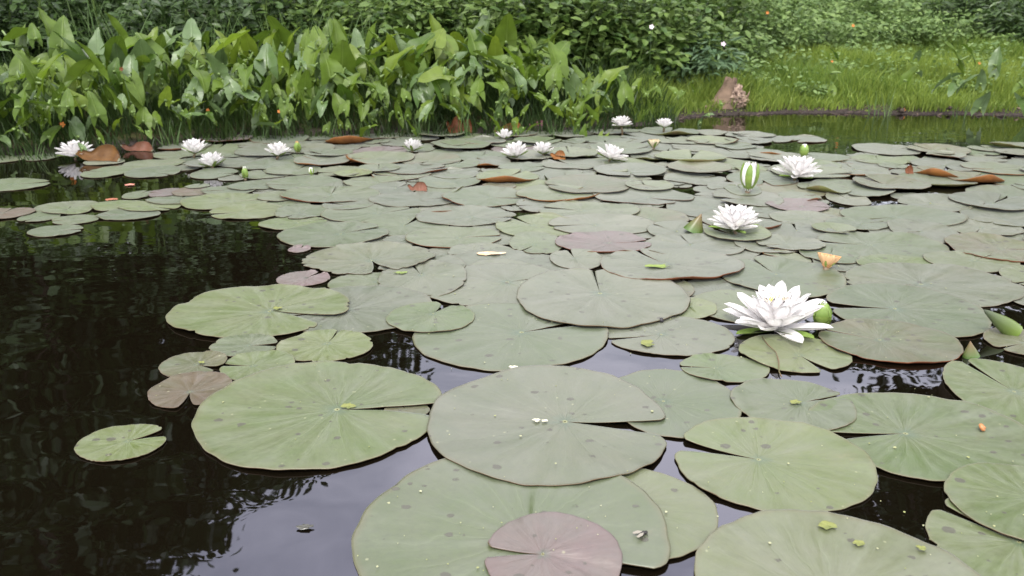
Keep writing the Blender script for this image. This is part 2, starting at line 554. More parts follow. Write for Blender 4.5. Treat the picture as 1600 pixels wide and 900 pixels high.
def make_pad(ell, notch=None, half=5.0, kind='green', curl=(), rag=0.0, under=None, lift=0.0, label=None, dome=0.0, rnd=None, asym=0.0):
    rr = rnd or random
    X, Y, rx, ry = ell
    r = (rx + ry) / 2
    if notch is None:
        notch = rr.uniform(0, 360)
        half = rr.choice([2, 4, 6, 10, 14])
    nn, hf = R(notch), R(half)
    near = Y < 1.7
    Sg = 140 if near else 72
    rings = np.array([.008, .05, .13, .24, .36, .48, .60, .71, .80, .87, .92, .96, .985, 1.0]) if near else \
        np.array([.008, .12, .3, .5, .68, .80, .88, .94, .975, 1.0])
    ax, ay = .14 * rx * math.cos(nn), .14 * ry * math.sin(nn)
    u = np.linspace(0, 1, Sg)
    hr = hf * (.45 + .55 * rings ** 1.5)[:, None]
    skew = R(asym) * (rings ** 2)[:, None]
    PH = nn + hr + (2 * math.pi - 2 * hr) * u[None, :] + skew * np.cos(math.pi * u[None, :])
    phb = PH[-1]
    # distance from the stalk point to the rim ellipse
    cx, cy = np.cos(PH), np.sin(PH)
    A_ = (cx / rx) ** 2 + (cy / ry) ** 2
    B_ = 2 * (ax * cx / rx ** 2 + ay * cy / ry ** 2)
    C_ = (ax / rx) ** 2 + (ay / ry) ** 2 - 1
    RB = (-B_ + np.sqrt(B_ ** 2 - 4 * A_ * C_)) / (2 * A_)
    p = [rr.uniform(0, 6.28) for _ in range(6)]
    wob = 1 + .012 * np.sin(3 * PH + p[0]) + .008 * np.sin(7 * PH + p[1]) + .004 * np.sin(17 * PH + p[2]) + .003 * np.sin(29 * PH + p[4])
    if rag:
        for _ in range(int(rag * 26)):
            c0 = rr.uniform(0, 2 * math.pi)
            wd = R(rr.uniform(.8, 2.6))
            wob = wob - rr.uniform(.01, .055) * np.exp(-((PH - nn - c0) / wd) ** 2)
    edge_deg = np.degrees(np.minimum(u, 1 - u) * 2 * math.pi)
    wob = wob * (1 - .085 * np.exp(-(edge_deg / 3.5) ** 1.4))[None, :]
    RB = RB * wob
    s = rings[:, None] * RB
    # curled rims
    wgt = np.zeros_like(PH); frac = np.zeros_like(PH); ang = np.zeros_like(PH)
    for (cd, cw, cf, ca) in curl:
        dphi = np.abs((np.degrees(PH) - cd + 180) % 360 - 180)
        w_ = np.clip(1 - dphi / cw, 0, 1)
        w_ = w_ * w_ * (3 - 2 * w_)
        m_ = w_ > wgt
        wgt = np.where(m_, w_, wgt)
        frac = np.where(m_, cf * w_, frac)
        ang = np.where(m_, R(ca) * w_ ** .6, ang)
    s0 = RB * (1 - frac)
    over = np.clip(s - s0, 0, None)
    Lc = np.clip(RB - s0, 1e-6, None)
    rc = Lc / np.clip(ang, 1e-4, None)
    al = over / rc
    hs_ = np.where((over > 0) & (ang > .01), s0 + rc * np.sin(al), s)
    zc = np.where((over > 0) & (ang > .01), rc * (1 - np.cos(al)), 0)
    lx, ly = ax + hs_ * np.cos(PH), ay + hs_ * np.sin(PH)
    # rest the leaf on what lies beneath it
    iy, ix = hcell(X + ax + s * np.cos(PH), Y + ay + s * np.sin(PH))
    sup = np.maximum.reduce([H[iy, ix], H[np.clip(iy + 1, 0, HNY - 1), ix], H[np.clip(iy - 1, 0, HNY - 1), ix],
                             H[iy, np.clip(ix + 1, 0, HNX - 1)], H[iy, np.clip(ix - 1, 0, HNX - 1)]])
    z = sup.copy()
    for _ in range(14):
        zz = z.copy()
        zz[1:-1] += z[:-2] + z[2:]
        zz[0] += z[1] * 2
        zz[-1] += z[-2] * 2
        zl = np.concatenate([z[:, :1], z[:, :-1]], 1); zr = np.concatenate([z[:, 1:], z[:, -1:]], 1)
        zz = (zz + zl + zr) / 5
        z = np.maximum(sup, zz)
    am = rr.uniform(.4, 1.3) * .0012 * (r / .12)
    wav = (np.sin(3 * PH + p[3]) + .6 * np.sin(5 * PH + p[4]) + .45 * np.sin(9 * PH + p[5]) + .25 * np.sin(15 * PH + p[0])) * am * rings[:, None] ** 2.5
    wav = wav - wav.min() * rings[:, None] ** 2 * .6
    td = rr.uniform(0, 6.28)
    tl = R(rr.uniform(.1, .8))
    tilt = (lx * math.cos(td) + ly * math.sin(td)) * tl
    tilt -= tilt.min() * .5
    zt = z + .0014 + np.maximum(wav, -.0005) + tilt * .5 + lift * rings[:, None] + zc + dome * (1 - rings[:, None] ** 2)
    top = np.stack([lx, ly, zt], -1)
    # heights that later leaves rest on
    gx0, gx1 = X - rx * 1.2, X + rx * 1.2
    gy0, gy1 = Y - ry * 1.2, Y + ry * 1.2
    i0, i1 = int((gy0 - HY0) / CELL), int((gy1 - HY0) / CELL) + 1
    j0, j1 = int((gx0 - HX0) / CELL), int((gx1 - HX0) / CELL) + 1
    i0, j0 = max(i0, 0), max(j0, 0)
    i1, j1 = min(i1, HNY), min(j1, HNX)
    if i1 > i0 and j1 > j0:
        yy, xx = np.meshgrid(HY0 + (np.arange(i0, i1) + .5) * CELL - Y - ay, HX0 + (np.arange(j0, j1) + .5) * CELL - X - ax, indexing='ij')
        ph_ = (np.arctan2(yy, xx) - nn) % (2 * math.pi)
        uu = (ph_ - hf) / (2 * math.pi - 2 * hf)
        ds = np.hypot(xx, yy)
        jj = np.clip((uu * (Sg - 1)).round().astype(int), 0, Sg - 1)
        rb = (RB * (1 - frac * .8))[-1][jj]
        ok = (uu > -.005) & (uu < 1.005) & (ds < rb)
        ri = np.clip(np.searchsorted(rings, ds / RB[-1][jj]), 0, len(rings) - 1)
        zz = z[ri, jj] + .0026
        sub = H[i0:i1, j0:j1]
        sub[ok] = np.maximum(sub[ok], zz[ok])
        COVER[i0:i1, j0:j1] |= ok
    du = np.gradient(top, axis=0); dv = np.gradient(top, axis=1)
    nr = np.cross(du, dv)
    nr /= np.linalg.norm(nr, axis=-1, keepdims=True) + 1e-12
    nr[nr[..., 2] < 0] *= 1
    bot = top - nr * .0009
    K = len(rings)
    V = np.concatenate([top.reshape(-1, 3), bot.reshape(-1, 3)])
    n0 = K * Sg
    ii, jj = np.meshgrid(np.arange(K - 1), np.arange(Sg - 1), indexing='ij')
    a = (ii * Sg + jj).ravel()
    tq = np.stack([a, a + Sg, a + Sg + 1, a + 1], 1)
    bq = np.stack([a, a + 1, a + Sg + 1, a + Sg], 1) + n0
    e = (K - 1) * Sg + np.arange(Sg - 1)
    rq = np.stack([e, e + n0, e + 1 + n0, e + 1], 1)
    k0 = np.arange(K - 1) * Sg
    s1 = np.stack([k0, k0 + n0, k0 + Sg + n0, k0 + Sg], 1)
    k1 = k0 + Sg - 1
    s2 = np.stack([k1, k1 + Sg, k1 + Sg + n0, k1 + n0], 1)
    Fc = np.concatenate([tq, bq, rq, s1, s2])
    mi = np.concatenate([np.zeros(len(tq)), np.ones(len(bq) + len(rq) + len(s1) + len(s2))])
    un = under or (UNDER_RED if curl and max(c_[2] for c_ in curl) > .045 else UNDER_DARK)
    rho = np.repeat(rings, Sg)
    me = mesh('lily_pad', V, Fc, [PAD[kind], un], mi, attrs={'rho': np.concatenate([rho, rho]), 'phi': np.concatenate([PH.ravel()] * 2)})
    o = obj('lily_pad', me, loc=(X, Y, 0))
    q = proj([X, Y, 0])
    size = 'small' if r < .072 else ('medium' if r < .115 else 'large')
    tag(o, label, 'lily pad', 'lily pads floating on the pond')
    pad_info.append([o, q[0], q[1], size, kind, label is not None, half, bool(curl), r])
    return o


rims = lambda d=270, w=80, f=.10, a=70: ((d, w, f, a),)
# measured in the photograph, lowest leaves first: box, notch direction, notch half angle, colour, extras
P_ = []
def P(x0, y0, x1, y1, notch=None, half=5, kind='green', **k): P_.append(((x0, y0, x1, y1), notch, half, kind, k))

# far left, in the open water
P(-45, 243, 46, 256, 200, 5, 'fresh'); P(38, 240, 100, 252, 40, 5, 'green')
P(-60, 281, 80, 299, 20, 6, 'fresh', label='long pale green pad cut by the photo edge, alone on open water')
P(190, 250, 290, 266, 10, 5, 'green'); P(126, 261, 208, 279, 170, 5, 'fresh'); P(195, 262, 284, 279, 330, 4, 'green')
P(130, 249, 196, 259, 90, 4, 'green'); P(296, 264, 372, 281, 0, 6, 'green')
P(52, 315, 158, 335, 270, 5, 'green'); P(27, 333, 96, 348, 250, 6, 'green'); P(-55, 329, 56, 342, 90, 5, 'brown', label='reddish brown pad lying on open water at the photo edge')
P(80, 337, 156, 352, 200, 5, 'green'); P(42, 353, 131, 371, 10, 6, 'green', label='pale green pad with a slit, closest to the dark water near the bank plants')
P(65, 326, 143, 336, 100, 5, 'fresh'); P(142, 314, 228, 331, 30, 5, 'fresh'); P(150, 328, 252, 345, 190, 5, 'green')
P(185, 317, 284, 332, 340, 6, 'fresh'); P(190, 298, 240, 313, 80, 5, 'green'); P(228, 307, 322, 321, 80, 5, 'green')
P(232, 295, 288, 310, 200, 6, 'purple'); P(268, 294, 332, 309, 30, 6, 'brown'); P(313, 291, 402, 307, 200, 5, 'green')
P(281, 304, 424, 329, 10, 4, 'fresh', label='long bright green pad pointing into the open water near green bud'); P(327, 321, 446, 344, 200, 5, 'fresh')
P(288, 288, 328, 297, 90, 8, 'green'); P(355, 284, 440, 300, 350, 4, 'green'); P(402, 300, 470, 318, 60, 4, 'green')
P(404, 340, 512, 361, 20, 5, 'fresh'); P(430, 322, 512, 345, 250, 5, 'green')
# middle distance, left of centre
P(415, 259, 502, 277, 70, 5, 'green'); P(495, 261, 575, 278, 200, 5, 'green'); P(580, 267, 674, 284, 180, 5, 'green', curl=rims(200, 40, .12, 80))
P(595, 258, 700, 275, 10, 5, 'grey', curl=rims(320, 50, .14, 80)); P(416, 278, 538, 302, 200, 4, 'green', rag=.3); P(505, 286, 566, 300, 100, 4, 'grey')
P(536, 278, 634, 296, 10, 4, 'green'); P(575, 288, 655, 306, 60, 4, 'grey'); P(437, 297, 594, 318, 90, 3, 'green', curl=rims(230, 70, .08, 70))
P(500, 324, 660, 349, 30, 3, 'green'); P(577, 303, 716, 326, 20, 3, 'grey'); P(690, 294, 824, 327, 350, 6, 'green', curl=rims(200, 80, .06, 80))
P(553, 342, 702, 371, 70, 5, 'green'); P(648, 326, 806, 356, 350, 3, 'grey'); P(598, 371, 660, 385, 20, 5, 'grey')
P(632, 357, 784, 391, 3, 3, 'green', curl=rims(260, 90, .05, 60)); P(432, 351, 608, 388, 28, 5, 'green')
P(450, 385, 486, 396, 75, 14, 'purple', rag=1, label='tiny pinkish chewed pad on dark water behind the bug-eaten pad')
P(700, 384, 806, 411, 200, 5, 'grey', rag=.5); P(680, 395, 900, 447, 240, 4, 'grey'); P(724, 410, 848, 446, 190, 4, 'grey')
P(650, 420, 902, 480, 20, 4, 'grey', rag=.6); P(512, 427, 655, 463, 60, 4, 'green', rag=.3); P(590, 402, 728, 440, 200, 5, 'grey')
P(590, 414, 730, 470, 110, 3, 'grey', rag=.5)
P(472, 383, 682, 432, 292, 13, 'eaten', rag=1.4, label='bug-eaten pad with ragged edge and wide notch facing the viewer')
P(432, 425, 516, 449, 55, 10, 'purple', label='small mauve pad on dark water beside the bug-eaten pad')
# middle distance, right of centre
P(806, 311, 888, 333, 200, 4, 'grey'); P(805, 292, 938, 319, 40, 4, 'green', curl=rims(290, 110, .10, 90), under=UNDER_ORANGE, label='pad with brown turned-up rim in front of orange folded pad')
P(840, 320, 1000, 343, 170, 7, 'green', rag=.4); P(925, 296, 1084, 323, 320, 8, 'grey', curl=rims(90, 50, .08, 70)); P(856, 340, 1026, 368, 190, 3, 'grey')
P(1010, 350, 1118, 380, 140, 5, 'grey'); P(1000, 372, 1165, 403, 100, 3, 'grey', rag=.3); P(795, 365, 880, 401, 240, 6, 'green', rag=.5)
P(867, 365, 1017, 399, 3, 5, 'purple', curl=rims(265, 100, .07, 75), label='mauve-tinted pad with brown upturned rim, mid pond')
P(858, 392, 942, 424, 100, 4, 'grey'); P(1195, 314, 1299, 334, 340, 5, 'purple', label='flat pinkish pad with dark outline, behind the cup-shaped lily')
P(1290, 303, 1362, 323, 100, 4, 'grey'); P(1312, 324, 1512, 357, 200, 3, 'green'); P(1200, 333, 1312, 353, 330, 3, 'grey')
P(1288, 344, 1392, 361, 10, 4, 'green'); P(1385, 347, 1502, 381, 200, 4, 'grey'); P(1186, 351, 1306, 377, 80, 4, 'grey')
P(1145, 370, 1250, 400, 30, 4, 'grey'); P(1272, 369, 1482, 403, 170, 3, 'green', rag=.3); P(1248, 386, 1346, 416, 60, 5, 'green')
P(1474, 368, 1640, 415, 350, 4, 'olive', curl=rims(250, 80, .07, 80), rag=.4, label='olive pad with pinkish back and red-brown turned rim, nearer right edge')
P(1337, 402, 1482, 432, 190, 4, 'fresh'); P(1440, 397, 1594, 425, 30, 3, 'green'); P(1560, 418, 1700, 460, 200, 4, 'green')
P(1318, 415, 1602, 481, 185, 4, 'grey', rag=.3); P(1180, 372, 1290, 396, 200, 4, 'grey'); P(1500, 255, 1620, 277, 190, 4, 'green', curl=rims(270, 60, .06, 70), under=UNDER_ORANGE)
P(1062, 436, 1190, 484, 200, 3, 'grey'); P(1080, 458, 1215, 505, 300, 3, 'green', rag=.3); P(1010, 436, 1085, 470, 100, 4, 'olive')
P(1122, 406, 1322, 467, 105, 3, 'green', label='broad green pad just behind the largest open lily')
P(936, 392, 1162, 446, 118, 3, 'grey', curl=rims(275, 120, .075, 85), under=UNDER_RED, label='broad pad with rusty upturned rim along its front edge, mid pond')
P(1036, 470, 1120, 500, 80, 4, 'fresh')
# foreground, centre and left
P(430, 451, 678, 524, 200, 3, 'grey', label='bluish grey pad tucked under the big pad at the water edge')
P(259, 449, 547, 531, 338, 9, 'fresh', rag=.35, label='large pad reaching farthest into the dark water, notch facing right')
P(328, 526, 436, 559, 5, 10, 'green', rag=.4, label='small dull pad under the frayed edge of the big pad')
P(432, 519, 583, 568, 80, 3, 'fresh', rag=.4, label='medium pad between two big pads, dark slit at its back')
P(343, 552, 461, 598, 178, 6, 'fresh', label='small pad with notch facing left, touching brown pad')
P(248, 552, 355, 592, 340, 11, 'olive', label='small olive pad with yellow fleck at its notch')
P(230, 585, 363, 640, 285, 13, 'brown', label='brown heart-shaped pad on dark water')
P(118, 665, 262, 724, 28, 14, 'fresh', rag=.3, label='lone small pad adrift on dark water, notch agape')
P(600, 634, 672, 653, 120, 8, 'olive', label='small mottled pad inside the notch of the frilled pad')
P(1007, 500, 1062, 526, 30, 3, 'grey'); P(945, 498, 1149, 558, 188, 3, 'grey', rag=.3)
P(642, 477, 949, 581, 22, 7, 'green', label='big pad with the small slit pad resting on its back edge')
P(604, 477, 742, 524, 72, 8, 'fresh', curl=rims(300, 60, .03, 50), label='small pad resting on top of two bigger ones')
P(806, 424, 1076, 519, 90, 1.2, 'grey', curl=rims(275, 110, .025, 60), label='big pad with closed slit at the back and tiny snail on its rim')
P(299, 568, 692, 739, 358, 7, 'fresh', rag=.35, label='large frilled pad on the dark water side, notch facing the central pad')
P(838, 733, 1123, 884, 100, 2, 'green', label='pad mostly hidden beneath the two biggest pads')
P(552, 708, 1046, 1010, 322, 16, 'green', label='biggest pad at the bottom of the photo, under the mauve pad')
P(945, 580, 1160, 687, 182, 5, 'green', label='pad half covered by the central notched pad')
P(669, 578, 1047, 768, 350, 9, 'grey', curl=rims(280, 90, .02, 40), label='largest central pad, its notch opening to the right')
P(755, 810, 971, 948, 176, 9, 'purple', curl=rims(170, 40, .04, 60), label='mauve pad lying on top of the biggest pad')
# foreground, right
P(1060, 556, 1202, 600, 175, 4, 'fresh'); P(1153, 525, 1331, 585, 292, 9, 'fresh', label='two-lobed pad right in front of the largest lily')
P(1290, 447, 1549, 531, 172, 7, 'green', label='large smooth pad beside the pointed green bud')
P(1279, 503, 1505, 573, 150, 1.5, 'olive', curl=rims(285, 80, .08, 70), under=UNDER_RED, label='pinkish green pad with brown rim beside the largest lily')
P(1536, 515, 1680, 562, 200, 4, 'olive', label='olive pad under the leaning rolled leaf')
P(1472, 558, 1742, 702, 100, 3, 'fresh', label='large bright green pad cut off by the photo edge, below the leaning rolled leaf')
P(1448, 775, 1800, 965, 130, 5, 'fresh', rag=.2, label='yellow-green pad in the bottom corner, pocked with dark holes')
P(1260, 616, 1628, 758, 184, 7, 'fresh', label='large pad carrying a small orange-brown snail')
P(1142, 594, 1339, 679, 12, 6, 'green', label='medium pad with notch facing right, yellow bit at its stalk')
P(1052, 658, 1370, 806, 160, 8, 'fresh', label='large pad with notch facing back toward the central pad')
P(1475, 730, 1765, 868, 60, 4, 'fresh', label='pad overlapping the snail-bearing pad near the photo edge')
P(1086, 801, 1582, 1110, 220, 3, 'green', label='big pad in the bottom corner with yellow scraps and holes')
P(1330, 225, 1440, 245, 10, 4, 'grey'); P(1415, 262, 1500, 283, 100, 4, 'olive', curl=((250, 60, .35, 120),), under=UNDER_ORANGE, label='pad with its orange underside rolled up beyond the tall half-open bud')
P(1470, 270, 1570, 291, 40, 4, 'olive', curl=((265, 70, .3, 110),), under=UNDER_ORANGE, label='second rolled pad showing orange, beside the first, toward photo edge')
P(743, 268, 842, 291, 60, 4, 'fresh', curl=((262, 75, .25, 100),), under=UNDER_ORANGE, label='pad with bright orange front edge folded up, mid pond')
P(508, 208, 583, 236, 100, 6, 'olive', curl=((280, 110, .35, 95),), under=UNDER_ORANGE, label='orange-brown pad curled like a boat near the bank')
P(1245, 286, 1330, 307, 200, 3, 'green', curl=((240, 60, .3, 130),), under=UNDER_GREEN, label='pad with a rolled dark olive edge, in front of the fifth lily')
P(1130, 289, 1190, 312, 90, 4, 'green', curl=rims(90, 60, .15, 60), under=UNDER_GREEN)

# --- the lily field behind: fill what the measured leaves leave open
def poly_mask(pts):
    w = np.array([at(x, y)[:2] for x, y in pts])
    yy, xx = np.meshgrid(HY0 + (np.arange(HNY) + .5) * CELL, HX0 + (np.arange(HNX) + .5) * CELL, indexing='ij')
    ins = np.zeros(xx.shape, bool)
    for k in range(len(w)):
        x1, y1 = w[k]; x2, y2 = w[(k + 1) % len(w)]
        if abs(y1 - y2) < 1e-9: continue
        c = ((y1 > yy) != (y2 > yy)) & (xx < (x2 - x1) * (yy - y1) / (y2 - y1) + x1)
        ins ^= c
    return ins

dense = poly_mask([(395, 216), (560, 208), (900, 207), (1030, 202), (1160, 208), (1290, 217), (1285, 222), (1180, 225), (1235, 243),
                   (1330, 243), (1400, 236), (1480, 229), (1660, 225), (1760, 228), (1760, 470), (1600, 480), (1330, 440), (1120, 500), (1060, 560),
                   (950, 560), (950, 440), (860, 440), (640, 430), (520, 400), (445, 350), (408, 348), (425, 330), (300, 310), (285, 300), (410, 292), (415, 282),
                   (300, 280), (262, 265), (240, 236), (300, 222)])
edge_ok = poly_mask([(380, 213), (560, 206), (900, 204), (1030, 200), (1165, 206), (1300, 215), (1300, 223), (1195, 226), (1240, 241),
                     (1330, 241), (1400, 234), (1480, 227), (1660, 222), (1800, 225), (1800, 500), (1600, 505), (1380, 460), (1210, 560), (1150, 570),
                     (930, 570), (930, 460), (860, 450), (620, 450), (500, 415), (425, 365), (390, 355), (410, 330), (290, 318), (270, 300), (400, 294), (405, 284),
                     (290, 283), (250, 268), (225, 232), (290, 218)])
holes = np.zeros((HNY, HNX), bool)
for (hx, hy, hw, hh) in [(1377, 316, 36, 8), (1318, 324, 24, 6), (1072, 302, 26, 7), (826, 335, 24, 7), (478, 271, 18, 5), (375, 268, 16, 5), (290, 270, 20, 5),
                         (760, 263, 18, 3), (855, 306, 0, 0), (620, 358, 12, 5), (1215, 262, 14, 3), (1395, 277, 18, 3), (1500, 300, 20, 4), (700, 330, 0, 0),
                         (1455, 300, 14, 3), (560, 262, 10, 3), (665, 222, 16, 3), (870, 217, 20, 3), (1120, 214, 26, 3), (1340, 356, 20, 3), (1470, 340, 16, 3), (1030, 282, 14, 3)]:
    if hw: holes |= poly_mask([(hx + hw * math.cos(t), hy + hh * math.sin(t)) for t in np.linspace(0, 6.28, 14)[:-1]])
fits = [fit(p[0]) for p in P_]
pre = np.zeros((HNY, HNX), bool)
YY, XX = np.meshgrid(HY0 + (np.arange(HNY) + .5) * CELL, HX0 + (np.arange(HNX) + .5) * CELL, indexing='ij')
def disc(X, Y, rx, ry):
    i0, i1 = max(0, int((Y - ry - HY0) / CELL)), min(HNY, int((Y + ry - HY0) / CELL) + 2)
    j0, j1 = max(0, int((X - rx - HX0) / CELL)), min(HNX, int((X + rx - HX0) / CELL) + 2)
    m_ = ((XX[i0:i1, j0:j1] - X) / rx) ** 2 + ((YY[i0:i1, j0:j1] - Y) / ry) ** 2 < 1
    return (slice(i0, i1), slice(j0, j1)), m_
for e in fits:
    sl_, m_ = disc(e[0], e[1], e[2] * .96, e[3] * .96)
    pre[sl_] |= m_
auto = []
frnd = random.Random(11)
cov = pre.copy()
for (lo, hi, need, tries) in ((.085, .125, .62, 5000), (.07, .105, .46, 9000), (.05, .085, .42, 9000)):
    for _ in range(tries):
        if len(auto) >= 174: break
        free = None
        px, py = frnd.uniform(-20, 1740), 205 + (frnd.random() ** 1.3) * 300
        c = at(px, py)
        r = frnd.uniform(lo, hi)
        if not (HX0 + r < c[0] < HX0 + HNX * CELL - r and HY0 + r < c[1] < HY0 + HNY * CELL - r): continue
        sl_, m_ = disc(c[0], c[1], r, r)
        tot = m_.sum()
        if tot == 0: continue
        if (m_ & ~edge_ok[sl_]).sum() / tot > .04 or (m_ & holes[sl_]).sum() / tot > .03: continue
        if (m_ & ~cov[sl_] & dense[sl_]).sum() / tot < need: continue
        cov[sl_] |= m_
        auto.append((c[0], c[1], r, r * frnd.uniform(.9, 1.1)))
# the small, half-drowned pads that plug the gaps of the field: too many to count
prnd = random.Random(5)
small = []
for _ in range(16000):
    if len(small) >= 260: break
    px, py = frnd.uniform(150, 1740), 205 + (frnd.random() ** 1.2) * 290
    c = at(px, py)
    r = frnd.uniform(.032, .062)
    if not (HX0 + r < c[0] < HX0 + HNX * CELL - r and HY0 + r < c[1] < HY0 + HNY * CELL - r): continue
    sl_, m_ = disc(c[0], c[1], r, r)
    tot = m_.sum()
    if tot == 0: continue
    if (m_ & ~edge_ok[sl_]).sum() / tot > .04 or (m_ & holes[sl_]).sum() / tot > .12: continue
    if (m_ & ~cov[sl_] & dense[sl_]).sum() / tot < .30: continue
    cov[sl_] |= m_
    small.append((c[0], c[1], r, r))
if small:
    Vs, Fs, Ms, Rs, Ps, nn_ = [], [], [], [], [], 0
    for e in small:
        o = make_pad(e, kind='grey', rnd=prnd)
        me = o.data
        v = np.zeros(len(me.vertices) * 3); me.vertices.foreach_get('co', v)
        v = v.reshape(-1, 3) + np.array([e[0], e[1], 0])
        Vs.append(v)
        Fs += [tuple(q + nn_ for q in p.vertices) for p in me.polygons]
        Ms += [p.material_index for p in me.polygons]
        for nm, L_ in (('rho', Rs), ('phi', Ps)):
            b_ = np.zeros(len(me.vertices), np.float32); me.attributes[nm].data.foreach_get('value', b_); L_.append(b_)
        nn_ += len(v)
        bpy.data.objects.remove(o); bpy.data.meshes.remove(me)
    pad_info.clear()
    o = obj('small_lily_pads', mesh('small_lily_pads', np.concatenate(Vs), Fs, [PAD['grey'], UNDER_DARK], Ms, attrs={'rho': np.concatenate(Rs), 'phi': np.concatenate(Ps)}))
    tag(o, 'small half-sunk lily pads filling the gaps between the bigger ones', 'small lily pads', None, 'stuff')
for e in auto:
    t = prnd.random()
    kind = 'grey' if t < .42 else 'green' if t < .76 else 'fresh' if t < .90 else 'olive' if t < .98 else 'purple'
    cu = ()
    if prnd.random() < .25: cu = ((prnd.choice([270, 250, 290, 270, 90, 60, 200, 340]), prnd.uniform(35, 90), prnd.uniform(.05, .20), prnd.uniform(60, 115)),)
    make_pad(e, kind=kind, curl=cu, rag=prnd.choice([0, 0, .3, .6]), rnd=prnd, lift=prnd.choice([0, 0, 0, 0, .004, .009]), under=prnd.choice([UNDER_RED, UNDER_ORANGE, UNDER_GREEN]) if cu else None)
for (b_, notch, half, kind, k), e in zip(P_, fits):
    make_pad(e, notch, half, kind, rnd=prnd, **k)


def top_at(x, y):
    iy, ix = hcell(np.array(x), np.array(y))
    return float(H[iy, ix])


# ------------------------------------------------------------------ flowers and buds
def petal_geo(L, Wd, e0, k, cup=.35, tipw=.55, basew=.38, rows=15, cols=5, thick=.0004):
    V, pos, z = [], 0.0, 0.0
    rws = []
    for i in range(rows):
        t = i / (rows - 1)
        rws.append((t, pos, z))
        e = R(e0 + k * (t + .5 / (rows - 1)))
        pos += math.cos(e) * L / (rows - 1)
        z += math.sin(e) * L / (rows - 1)
    for t, px_, pz_ in rws:
        w_ = Wd / 2 * (basew * (1 - t) ** 1.2 + 1.9 * (t ** .9) * max(0, 1 - t) ** tipw * (1 if t < .8 else 1.0))
        w_ = max(w_, 2e-4)
        e = R(e0 + k * t)
        for c in range(cols):
            s = -1 + 2 * c / (cols - 1)
            dz = cup * w_ * s * s
            V.append((px_ - math.sin(e) * dz, s * w_ * (1 - .18 * cup * s * s), pz_ + math.cos(e) * dz))
    Fc = []
    for i in range(rows - 1):
        for c in range(cols - 1):
            a = i * cols + c
            Fc.append((a, a + cols, a + cols + 1, a + 1))
    nV = len(V)
    V2 = [(x, y, z_ - thick) for x, y, z_ in V]
    F2 = [tuple(nV + q for q in f[::-1]) for f in Fc]
    rim = [i * cols for i in range(rows)] + [(rows - 1) * cols + c for c in range(1, cols)] + [i * cols + cols - 1 for i in range(rows - 2, -1, -1)]
    F3 = [(rim[i], rim[i + 1], rim[i + 1] + nV, rim[i] + nV) for i in range(len(rim) - 1)]
    return V + V2, Fc + F2 + F3


def petal_mesh(name, m, *a, **k):
    V, Fc = petal_geo(*a, **k)
    return mesh(name, V, Fc, m, attrs={'tint': np.linspace(0, 1, len(V))})


def stamens_mesh(r, h, nst=34):
    b_ = Bag()
    for i in range(nst):
        a = i * 2.399
        q = r * math.sqrt((i + .5) / nst)
        hh = h * (1 - .25 * (1 - q / r))
        tx, ty = math.cos(a), math.sin(a)
        V, Fc = tube([(tx * q * .6, ty * q * .6, 0), (tx * q, ty * q, hh * .6), (tx * q * .7, ty * q * .7, hh)], [r * .09, r * .09, r * .04], 5)
        b_.add(V, Fc)
    return b_.mesh('stamens', STAMEN)


def water_lily(px, py, width, label, style='open', raise_=0.0, tilt=(0, 0), cat='water lily', rz=None, seed=0, white=None):
    rr = random.Random(seed + int(px))
    p = at(px, py)
    z = max(top_at(p[0], p[1]), .002) + .004 + raise_
    Rr = width / 2 * depth(p) / F
    t = empty('water_lily', (p[0], p[1], z), rr.uniform(0, 6.28) if rz is None else rz)
    t.rotation_euler = (R(tilt[0]), R(tilt[1]), t.rotation_euler[2])
    tag(t, label, cat, 'white water lilies in flower')
    white = white or PETAL
    if style == 'open':
        wh = [(8, .98, 11, 12, .32), (9, .97, 23, 16, .35), (9, .90, 38, 20, .37), (8, .80, 52, 20, .39), (7, .60, 63, 18, .40)]
        sep = (4, .95, 4, 10)
    elif style == 'cup':
        wh = [(8, 1.0, 22, 20, .34), (8, .99, 38, 20, .35), (8, .92, 53, 16, .36), (6, .74, 64, 12, .38)]
        sep = (4, 1.0, 14, 18)
    else:      # half closed
        wh = [(6, 1.35, 46, 26, .30), (6, 1.35, 62, 20, .28), (5, 1.2, 74, 12, .26)]
        sep = (4, 1.3, 42, 26)
    for w_, (n_, lf, e0, k, wf) in enumerate(wh):
        L = Rr * lf * 1.08
        mes = [petal_mesh('petal', white, L * q, L * wf * 1.15, e0 + dq, k, cup=.55) for q, dq in ((1, 0), (.93, 5), (1.04, -4))]
        for i_ in range(n_):
            obj('petal', rr.choice(mes), t, (0, 0, .0015 * w_), (R(rr.uniform(-5, 5)), R(rr.uniform(-5, 5)), 2 * math.pi * (i_ + .5 * (w_ % 2)) / n_ + rr.uniform(-.13, .13)))
    sm = petal_mesh('sepal', SEPAL, Rr * sep[1], Rr * .30, sep[2], sep[3], cup=.5)
    for i_ in range(sep[0]):
        obj('sepal', sm, t, (0, 0, -.002), (0, 0, math.pi / 2 * i_ + .3 + rr.uniform(-.2, .2)))
    obj('stamens', stamens_mesh(Rr * .19, Rr * .42), t, (0, 0, Rr * .24))
    V, Fc = tube([(0, 0, .0), (.003, .004, -z * .5), (.004, .01, -z - .12)], [.0045, .0042, .004], 8)
    obj('stem', mesh('stem', V, Fc, STEM_R), t)
    return t


